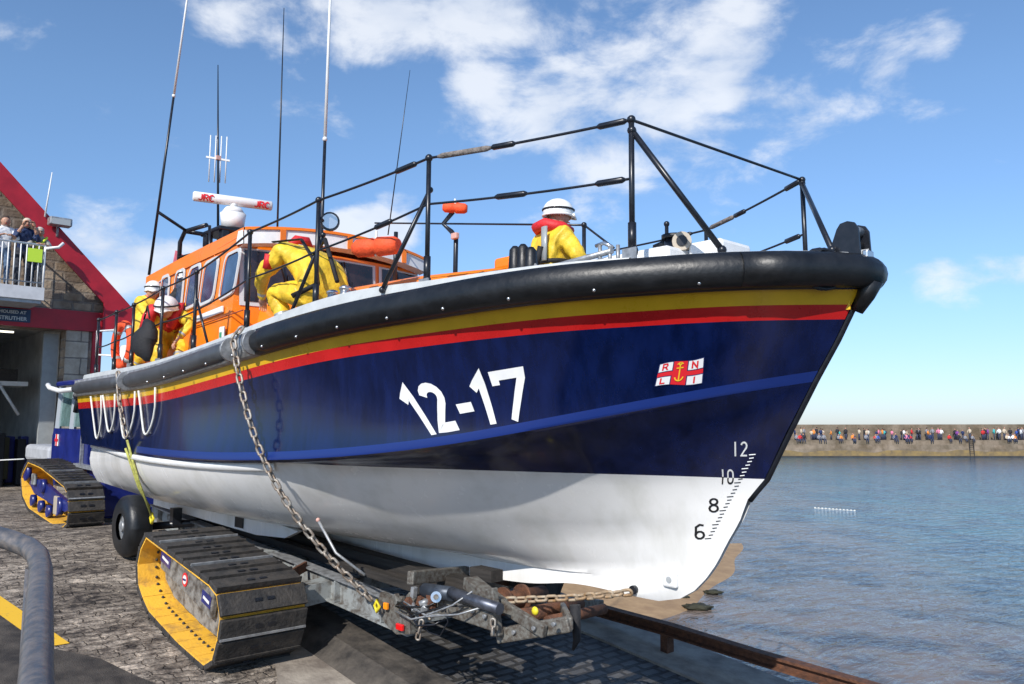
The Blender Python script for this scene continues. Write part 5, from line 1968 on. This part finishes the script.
# black bag hung over the rail
b = MBd()
c_ = at(146, 335, Y=-1.88)
rows = []
for k in range(9):
    u = k / 8
    r_ = (.04, .10, .15, .18, .19, .17, .13, .08, .03)[k]
    rows.append((c_ + Vector((-.05 + .10 * u + .03 * math.sin(u * 9), .02 * math.sin(u * 7), .19 - .52 * u)), r_))
b.tube([p for p, _ in rows], [r_ for _, r_ in rows], blkc, 12, sq=(1, .6))
b.tube([c_ + Vector((-.1, 0, .2)), c_ + Vector((0, 0, .36)), c_ + Vector((.1, 0, .2))], .012, blkc, 6)
build('kit_bag', b, frame=MB_, org=c_, label='black kit bag hanging on the aft guard rail beside the bending crew member', cat='bag')

# =================================================================== BOATHOUSE
bh = thing('boathouse', 'stone gabled boathouse with red barge boards and open doorway', 'building', MS, (-9, -3, 0))
XF = -9.0
def zb2w(z): return z + .3025 + .0966
AP_Y, AP_Z = -3.05, 9.12
sl_ = 1.022
def gz(y): return AP_Z - abs(y - AP_Y) * sl_
EY = 1.05
DJ = .22      # door jamb
zd = 4.02
b = MBd()
ej = AP_Y - (EY - AP_Y); dj0 = AP_Y - (DJ - AP_Y)
# facade as pieces round the doorway, 0.6 thick
def fac(poly, m): b.prism(poly, XF - .6, XF, m, axis='x')
fac([(DJ, 0), (EY, 0), (EY, gz(EY) - .1), (EY, gz(EY)-.1), (DJ, gz(DJ) - .1)] if False else [(DJ, 0), (EY, 0), (EY, gz(EY)), (DJ, gz(DJ))], stone)
fac([(ej, 0), (dj0, 0), (dj0, gz(dj0)), (ej, gz(ej))], stone)
fac([(dj0, zd), (DJ, zd), (DJ, gz(DJ)), (AP_Y, AP_Z), (dj0, gz(dj0))], stone)
b.box((XF - 7, EY - .3, gz(EY) / 2), (12.8, .6, gz(EY) - .02), stone)
b.box((XF - 7, ej + .3, gz(EY) / 2), (12.8, .6, gz(EY) - .02), stone)
b.box((XF - 13.4, AP_Y, 2.6), (.3, EY - ej - 1.22, 5.2), inside_m)
b.box((XF - 6.5, EY - .63, 2.15), (11.6, .03, 4.28), inside_m)
b.box((XF - 6.5, ej + .63, 2.15), (11.6, .03, 4.28), inside_m)
build('wall', b, bh)
b = MBd()
b.box((XF + .01, (DJ + .72) / 2 + .0, zd / 2), (.06, .52, zd - .01), ashlar)
build('door_pier', b, bh)
b = MBd()
b.box((XF + .03, AP_Y, (zd + 4.52) / 2 + .0), (.12, (EY + .0 - AP_Y) * 2, .50), redp)
for s_ in (-1, 1):
    b.box((XF + .03, AP_Y + s_ * (EY - .12 - AP_Y), zd / 2 - .005), (.12, .22, zd - .02), redp)
build('door_surround', b, bh)
sb_ = MBd()
sb_.box((XF + .10, -1.55, zd + .26), (.03, 1.85, .32), signb)
sgn_o = build('sign', sb_, bh)
cu = bpy.data.curves.new('tx', 'FONT')
def text_mesh(body, size, m, name, parent, loc, ext=.004):
    cu = bpy.data.curves.new(name, 'FONT')
    cu.body = body; cu.size = size; cu.extrude = ext; cu.align_x = 'RIGHT'; cu.offset = .003
    o = bpy.data.objects.new(name, cu)
    COL.objects.link(o)
    bpy.context.view_layer.update()
    me = bpy.data.meshes.new_from_object(o.evaluated_get(bpy.context.evaluated_depsgraph_get()))
    bpy.data.objects.remove(o)
    # text lies in XY; stand it up in the Y-Z plane facing +X
    M = Matrix(((0, 0, 1, 0), (1, 0, 0, 0), (0, 1, 0, 0), (0, 0, 0, 1)))
    me.transform(Matrix.Translation(Vector(loc) - root_org(parent)) @ M)
    me.materials.clear(); me.materials.append(m)
    q = bpy.data.objects.new(name, me)
    COL.objects.link(q)
    q.parent = parent
    return q
text_mesh('THE INSTITUTION HOUSED AT', .105, mat('sign lettering', (.55, .60, .62), .5), 'sign_lettering', sgn_o, (XF + .117, -.72, zd + .30))
text_mesh('LIFEBOAT ANSTRUTHER', .125, MATS['sign lettering'], 'sign_lettering', sgn_o, (XF + .117, -.70, zd + .14))
# roof slabs and barge boards
for s_ in (-1, 1):
    b = MBd()
    ye = AP_Y + s_ * (EY + .65 - AP_Y)
    ze = gz(ye)
    nrm2 = Vector((0, s_ * sl_, 1)).normalized()
    p = [Vector((XF + .35, AP_Y, AP_Z + .12)), Vector((XF + .35, ye, ze + .12)), Vector((XF - 13.5, ye, ze + .12)), Vector((XF - 13.5, AP_Y, AP_Z + .12))]
    t_ = nrm2 * .12
    V1 = [b.bm.verts.new(q) for q in p]; V2 = [b.bm.verts.new(q + t_) for q in p]
    for f_ in (V1[::-1], V2): b.bm.faces.new(f_)
    for i in range(4): b.bm.faces.new((V1[i], V1[(i + 1) % 4], V2[(i + 1) % 4], V2[i]))
    sm_ = b.mi(mat('slate roof', (.06, .065, .075), .6, var=.3, vs=3))
    build('roof', b, bh)
    b = MBd()
    h0 = .62
    b.prism([(AP_Y, AP_Z + .34), (ye + s_ * .02, ze + .34), (ye + s_ * .02, ze - .22), (ye - s_ * .75, ze - .22), (ye - s_ * .75, gz(ye - s_ * .75) - .30), (AP_Y, AP_Z - .30)], XF + .355, XF + .42, redp, axis='x')
    build('barge_board', b, bh)
# interior
b = MBd()
b.box((XF - 7, AP_Y, 4.35), (12.6, EY - ej - 1.24, .1), inside_m)
build('ceiling', b, bh)
b = MBd()
b.box((XF - .75, -1.75, 3.95), (.08, 1.9, .04), lamp_m)
build('strip_light', b, bh)
b = MBd()
b.box((XF - 3.2, -.75, 2.75), (1.0, 1.5, .12), white2)
b.tube([(XF - 2.7, -.7, 2.75), (XF - 2.6, -.2, 1.9)], .04, white2, 8)
b.box((XF - 3.2, -.85, 2.98), (.9, 1.2, .34), wood)
build('shelf', b, bh)
b = MBd()
rnd = random.Random(5)
for k in range(16):
    b.box((XF - 2.2 - rnd.random() * 1.2, -2.6 + k * .18, .6 + rnd.random() * .2), (.4, .2, 1.1 + rnd.random() * .5), rnd.choice([blkc, wood, mat('olive cloth', (.07, .07, .04), .8), bluep]), bev=.03)
build('stored_gear', b, bh)
b = MBd()
b.box((XF - .55, DJ - .22, 2.0), (.12, .34, 3.9), mat('grey door leaf', (.32, .34, .34), .5, var=.1))
build('door_leaf', b, bh)
# floodlight on the barge board, aerial
b = MBd()
yf, zf = -.22, gz(-.22) + .36
b.box((XF + .62, yf, zf + .03), (.30, .50, .20), galv, bev=.03)
b.box((XF + .78, yf, zf + .01), (.02, .4, .14), mat('lamp glass', (.4, .42, .42), .15))
b.cyl((XF + .42, yf, zf), (XF + .42, yf, zf - .3), .03, galv, 8)
build('floodlight', b, bh)
b = MBd()
b.tube([(XF + .45, -.52, gz(-.52) + .2), (XF + .45, -.42, gz(-.52) + 1.35)], [.022, .012], white2, 8)
b.tube([(XF + 1.2, -.62, 5.80), (XF + 1.25, -.36, 5.86), (XF + 1.25, -.26, 5.98)], .035, white2, 8)
build('aerial', b, bh)
# balcony
b = MBd()
zf0 = 4.72
yb1 = -.60; yb0 = -5.6
b.box((XF + .62, (yb0 + yb1) / 2, zf0 - .02), (1.2, yb1 - yb0, .30), mat('pale balcony edge', (.60, .60, .61), .5, var=.1))
b.box((XF + .62, (yb0 + yb1) / 2, zf0 - .21), (1.1, yb1 - yb0 - .1, .08), greyd)
bal = build('balcony', b, bh)
b = MBd()
zt = zf0 + 1.15
b.tube([(XF + .1, yb1 - .03, zt), (XF + 1.18, yb1 - .03, zt), (XF + 1.18, yb0, zt)], .025, white2, 8)
b.tube([(XF + .1, yb1 - .03, zf0 + .24), (XF + 1.18, yb1 - .03, zf0 + .24), (XF + 1.18, yb0, zf0 + .24)], .018, galv, 6)
y = yb1 - .03
while y > yb0:
    b.cyl((XF + 1.18, y, zf0 + .1), (XF + 1.18, y, zt), .015 if int((yb1 - y) / .12) % 8 else .025, white2, 6)
    y -= .125
for k in range(8):
    b.cyl((XF + .1 + k * .14, yb1 - .03, zf0 + .2), (XF + .1 + k * .14, yb1 - .03, zt), .012, galv, 6)
build('balustrade', b, bal)
b = MBd()
b.box((XF + 1.22, -.84, zf0 + .88), (.02, .30, .32), mat('lime notice', (.55, .78, .05), .6))
build('lime_banner', b, bal)
# people on the balcony
def stander(x, y, z, h, top, legs, label, lean=0., capm=None, hi=False, frame=MS, armup=False):
    s_ = h / 1.75
    J = dict(pelvis=(0, 0, .93), spine=(.01, 0, 1.10), chest=(.03 + lean, 0, 1.32), neckb=(.05 + lean * 1.3, 0, 1.48), head=(.08 + lean * 1.5, 0, 1.61),
             shL=(.04 + lean, .19, 1.38), shR=(.04 + lean, -.19, 1.38), elbowL=(.20 + lean, .27, 1.18), elbowR=(.20 + lean, -.27, 1.18),
             handL=(.36 + lean, .12, 1.22 + (.3 if armup else 0)), handR=(.36 + lean, -.12, 1.22 + (.3 if armup else 0)),
             hipL=(0, .1, .88), hipR=(0, -.1, .88), kneeL=(.03, .11, .48), kneeR=(.03, -.11, .48), ankL=(0, .11, .09), ankR=(0, -.11, .09), toeL=(.15, .12, .05), toeR=(.15, -.12, .05))
    J = {k: Vector(v) * s_ + Vector((x, y, z)) for k, v in J.items()}
    Rr = dict(RB); Rr.update(pelvis=.15, spine=.14, chest=.155, hipL=.1, hipR=.1, kneeL=.07, kneeR=.07, ankL=.05, ankR=.05, elbowL=.055, elbowR=.055, handL=.03, handR=.03)
    def mpf(nm, u):
        if nm in ('hipL', 'hipR', 'kneeL', 'kneeR', 'ankL', 'ankR'): return legs
        if nm in ('toeL', 'toeR'): return blkc
        if nm in ('head',): return skin if u > .2 else top
        if nm in ('handL', 'handR') and u > .5: return skin
        return top
    p = figure('person', label, frame, J, Rr, None, BODY, mpf, facing=Vector((1, -.1, -.1)))
    b = MBd()
    hd = J['head'] + Vector((-.01, 0, .04))
    b.sph(hd, .108, capm or hair, (1.02, .9, .95), seg=14)
    bmesh.ops.bisect_plane(b.bm, geom=list(b.bm.verts) + list(b.bm.edges) + list(b.bm.faces), plane_co=hd - Vector((0, 0, .01)), plane_no=Vector((.5, 0, -1)).normalized(), clear_outer=True)
    if capm: b.tube([hd + Vector((.09, -.05, .0)), hd + Vector((.15, 0, -.01)), hd + Vector((.09, .05, 0))], .014, capm, 6)
    build('cap' if capm else 'hair', b, p)
    if hi:
        b = MBd()
        for sg in (-1, 1):
            b.tube([J['shL' if sg > 0 else 'shR'] + Vector((.06, 0, .10)), J['chest'] + Vector((.17, 0, -.08)), J['spine'] + Vector((.15, -sg * .1, 0))], .03, mat('hi vis yellow', (.75, .85, .05), .6), 6)
        build('sash', b, p)
    return p
zb0 = zf0 + .13
stander(XF + .75, -1.0, zb0, 1.66, mat('navy jacket cloth', (.012, .03, .10), .7, var=.2), mat('dark trousers', (.03, .035, .05), .8), 'person in navy jacket and pale cap with a camera on the balcony', .12, capm=mat('beige cap cloth', (.55, .48, .38), .7), armup=True)
stander(XF + .75, -1.42, zb0, 1.66, mat('white shirt cloth', (.75, .76, .78), .7), mat('blue jeans', (.08, .14, .24), .8), 'person in white shirt leaning at the left end of the balcony', .05)
stander(XF + .72, -.70, zb0, 1.50, mat('grey top cloth', (.35, .33, .30), .7), mat('dark trousers', (.03, .035, .05)), 'person with yellow sash at the right end of the balcony', .08, capm=mat('grey cap cloth', (.5, .45, .4), .7), hi=True)

# =================================================================== SLIP FURNITURE
# foreground handrail
hr = thing('handrail', 'thick worn blue grey pipe handrail in the left foreground', 'handrail', MW, (-1.1, 2.0, 0))
b = MBd()
def camray(x, y, depth):
    v = pixdir(x, y)
    return Vector((0, 0, CAMZ)) + v * (depth / v.y)
hp = [camray(-60, 520, 2.35), camray(10, 540, 2.28), camray(30, 548, 2.25), camray(38, 556, 2.2), camray(41, 570, 2.12), camray(36, 684, 1.38)]
dd = (hp[-1] - hp[-2])
hp2 = hp + [hp[-1] + dd * .6]
b.tube([hp[0] + (hp[0] - hp[1]) * 3] + hp2, .027, railp, 18)
build('top_rail', b, hr)
for q in (hp[3] + Vector((0, 0, -.03)), hp2[-1], hp[0] + (hp[0] - hp[1]) * 2.5):
    b = MBd()
    # posts stand on the raised platform
    b.cyl((q.x, q.y, q.z - .0), (q.x, q.y, .06), .028, railp, 12)
    if q is not hp[3]:
        build('post', b, hr)
    else:
        build('post', b, hr)
# raised platform the photographer stands on
b = MBd()
b.box((13.9, -7.1, -.95), (5.6, 4.8, 2.0), conc)
build('viewing_platform', b, frame=MS, org=(13.9, -7.1, -1.9), kind='structure')
# rusty guide rail on the far side of the slip
rr_ = thing('guide_rail', 'rusty steel guide rail on short posts along the seaward slip edge', 'rail', MS, (9, 2.1, -1.0))
def bw(p):   # boat frame -> slip frame
    return MS.inverted() @ (MB_ @ p)
Pr = [bw(at(x, y, Y=2.12)) for x, y in ((480, 583), (520, 592), (600, 609), (670, 628), (760, 656), (850, 682))]
d_ = Pr[-1] - Pr[-2]
Pr.append(Pr[-1] + d_ * 2.5)
b = MBd()
prof5 = [(-.06, .045), (.06, .045), (.06, .02), (.012, .015), (.012, -.05), (.07, -.06), (.07, -.075), (-.07, -.075), (-.07, -.06), (-.012, -.05), (-.012, .015), (-.06, .02)]
rows = [[(p.x, p.y + u, p.z + v) for u, v in prof5 + prof5[:1]] for p in Pr]
b.grid(rows, rust, smooth=False)
build('rail', b, rr_)
for px in (665, 850, 540):
    p = bw(at(px, 428 + (627 - 428) if px == 665 else 640, Y=2.12))
    xx = p.x if px != 850 else 10.3
    xx = {665: bw(at(667, 640, Y=2.12)).x, 850: 10.15, 540: 6.5}[px]
    # height of the rail there
    zz_ = None
    for a, c in zip(Pr[:-1], Pr[1:]):
        if a.x <= xx <= c.x: zz_ = lerp(a.z, c.z, (xx - a.x) / (c.x - a.x))
    b = MBd()
    b.box((xx, 2.12, (zz_ - .075 + G(xx)) / 2), (.09, .12, max(.05, zz_ - .075 - G(xx))), rust)
    build('post', b, rr_)

# =================================================================== FAR HARBOUR WALL
PY = 118.0
def zpix(y, d): return CAMZ + (HZ - y) / F * d
hwz = zpix(440.0, PY)
hw_ = thing('harbour_wall', 'long brown masonry harbour wall across the water', 'harbour wall', MW, (60, PY, SEA))
b = MBd()
xs = [-70 + i * 2 for i in range(180)]
rows = [[(x, PY - .35 + .05 * math.sin(x), SEA - 1), (x, PY - .3, SEA + .22), (x, PY - .24, SEA + .9 + .15 * math.sin(x * .7) + .1 * math.sin(x * 1.9)), (x, PY, hwz), (x, PY + 4.0, hwz + .02)] for x in xs]
wl_ = mat('wet dark stone', (.05, .045, .04), .6, var=.3, vs=1.5)
wd2 = mat('golden weed covered stone', (.26, .18, .07), .85, col2=(.15, .11, .06), vs=1.2, bump=.3)
b.grid(rows, None, smooth=False, mfun=lambda a, c: (wl_, wd2, pierm, pierm)[c])
build('quay_face', b, hw_)
b = MBd()
rows = [[(x, PY + 3.4, hwz), (x, PY + 3.5, zpix(424.6 - (x - 40) * .008, PY + 3.5)), (x, PY + 4.4, zpix(424.6 - (x - 40) * .008, PY + 3.5)), (x, PY + 4.5, SEA - 1)] for x in xs]
b.grid(rows, pierm, smooth=False)
build('parapet', b, hw_)
b = MBd()
xl = (967 - 512) / F * PY
for dx in (-.3, .3): b.box((xl + dx, PY - .25, (SEA + hwz) / 2), (.12, .12, hwz - SEA + .3), wood)
k = SEA
while k < hwz:
    b.box((xl, PY - .25, k), (.6, .06, .06), wood)
    k += .3
build('ladder', b, hw_)

crowd_cols = {'red': (.55, .03, .03), 'blue': (.04, .10, .40), 'white': (.8, .8, .8), 'black': (.02, .02, .025), 'pink': (.70, .22, .34), 'teal': (.05, .42, .42), 'grey': (.25, .25, .27), 'orange': (.75, .25, .04), 'navy': (.015, .03, .1), 'beige': (.55, .45, .33), 'purple': (.22, .06, .30)}
def crowd_mesh(col, sit):
    b = MBd()
    tm = mat('top ' + col, crowd_cols[col], .8)
    lm = mat('crowd trousers', (.04, .05, .09), .8)
    if not sit:
        b.tube([(0, -.09, .04), (0, -.09, .5), (0, -.08, .9)], [.06, .07, .09], lm, 6)
        b.tube([(0, .09, .04), (0, .09, .5), (0, .08, .9)], [.06, .07, .09], lm, 6)
        z0 = .85
        b.box((.05, -.09, .04), (.24, .09, .08), blkc); b.box((.05, .09, .04), (.24, .09, .08), blkc)
    else:
        b.tube([(0, -.1, .12), (.45, -.12, .14), (.52, -.12, -.28)], [.09, .07, .06], lm, 6)
        b.tube([(0, .1, .12), (.45, .12, .14), (.52, .12, -.28)], [.09, .07, .06], lm, 6)
        z0 = .05
    b.tube([(0, 0, z0), (0, 0, z0 + .3), (.02, 0, z0 + .55), (.02, 0, z0 + .64)], [.15, .16, .18, .07], tm, 8, sq=(.75, 1.1))
    for s_ in (-1, 1):
        b.tube([(.02, s_ * .19, z0 + .54), (.06, s_ * .26, z0 + .28), (.22, s_ * .2, z0 + .12)], [.06, .05, .035], tm, 6)
    b.sph((.03, 0, z0 + .76), .11, skin, (.9, .85, 1.15), seg=8)
    b.sph((.0, 0, z0 + .80), .11, hair, (.9, .88, 1.0), seg=8)
    b.cyl((.02, 0, z0 + .6), (.02, 0, z0 + .68), .05, skin, 6)
    return finish_mesh(b.bm, 'crowd_person', b.mats)
cm_ = {}
rnd = random.Random(11)
keys = list(crowd_cols)
px_list = []
x = 786
while x < 1030:
    dens_ = 1.0
    if 930 < x < 948: dens_ = .3
    if 955 < x < 975 or 985 < x < 1000: dens_ = .45
    px_list.append(x)
    x += (rnd.uniform(.6, 2.4) if rnd.random() < .8 else rnd.uniform(3.5, 7.5)) / dens_
first = {}
cnt_ = {}
for px in px_list:
    col = rnd.choice(keys + ['black', 'navy', 'white', 'grey', 'beige', 'black', 'grey', 'white', 'navy', 'beige'])
    sit = rnd.random() < .42
    kk = (col, sit)
    y = PY + (rnd.uniform(.5, 2.8) if not sit else .12)
    if kk not in first:
        o = bpy.data.objects.new('person', crowd_mesh(col, sit))
        first[kk] = o
    else:
        o = first[kk].copy()
    COL.objects.link(o)
    o.location = ((px - 512) / F * y, y, hwz + .01)
    o.rotation_euler = (0, 0, (-PI / 2 if sit else rnd.uniform(-PI, PI)))
    k_ = rnd.uniform(.82, 1.08)
    o.scale = (k_, k_, k_)
    cnt_[kk] = cnt_.get(kk, 0) + 1
    ordn = ['first', 'second', 'third', 'fourth', 'fifth', 'sixth', 'seventh', 'eighth', 'ninth', 'tenth', 'eleventh', 'twelfth', 'thirteenth', 'fourteenth', 'fifteenth', 'sixteenth', 'seventeenth', 'eighteenth'][cnt_[kk] - 1]
    setp(o, '%s figure in %s top on the far harbour wall, %s such from the left' % ('seated' if sit else 'standing', col, ordn), 'person', 'spectators on the far harbour wall')

# line of small floats on the water
b = MBd()
for k in range(12):
    p = camray(815 + k * 3.6, 508 + k * .25, 1)
    d = (p - Vector((0, 0, CAMZ)))
    q = Vector((0, 0, CAMZ)) + d * ((SEA - CAMZ) / d.z)
    b.sph(q + Vector((0, 0, .0)), .05, rope_w, seg=8)
    if k: b.cyl(prev, q, .008, rope_w, 5)
    prev = q
build('float_line', b, frame=MW, org=prev, label='line of small white floats on the harbour water', cat='float line')
# seaweed covered rocks on the beach
weed = mat('dark weed', (.035, .035, .02), .8, var=.4, bump=.6)
def rock(px, py, s_, label):
    p = camray(px, py, 1)
    d = (p - Vector((0, 0, CAMZ)))
    q = Vector((0, 0, CAMZ)) + d * ((SEA + .05 - CAMZ) / d.z)
    b = MBd()
    g = bmesh.ops.create_icosphere(b.bm, subdivisions=3, radius=1)
    for v in g['verts']:
        c = v.co
        k = 1 + .22 * math.sin(c.x * 5 + px) * math.cos(c.y * 4 + py) + .12 * math.sin(c.z * 9 + c.x * 7)
        v.co = Vector((c.x * s_ * 1.6, c.y * s_, c.z * s_ * .4)) * k + q
    b.mi(weed)
    for f in b.bm.faces: f.smooth = True
    build('rock', b, frame=MW, org=q, label=label, cat='rock')
rock(697, 607, .20, 'largest weed covered rock at the water edge below the bow')
rock(713, 592, .14, 'upper weed covered rock near the water below the bow')
rock(683, 597, .10, 'small weed covered rock on the sand left of the others')
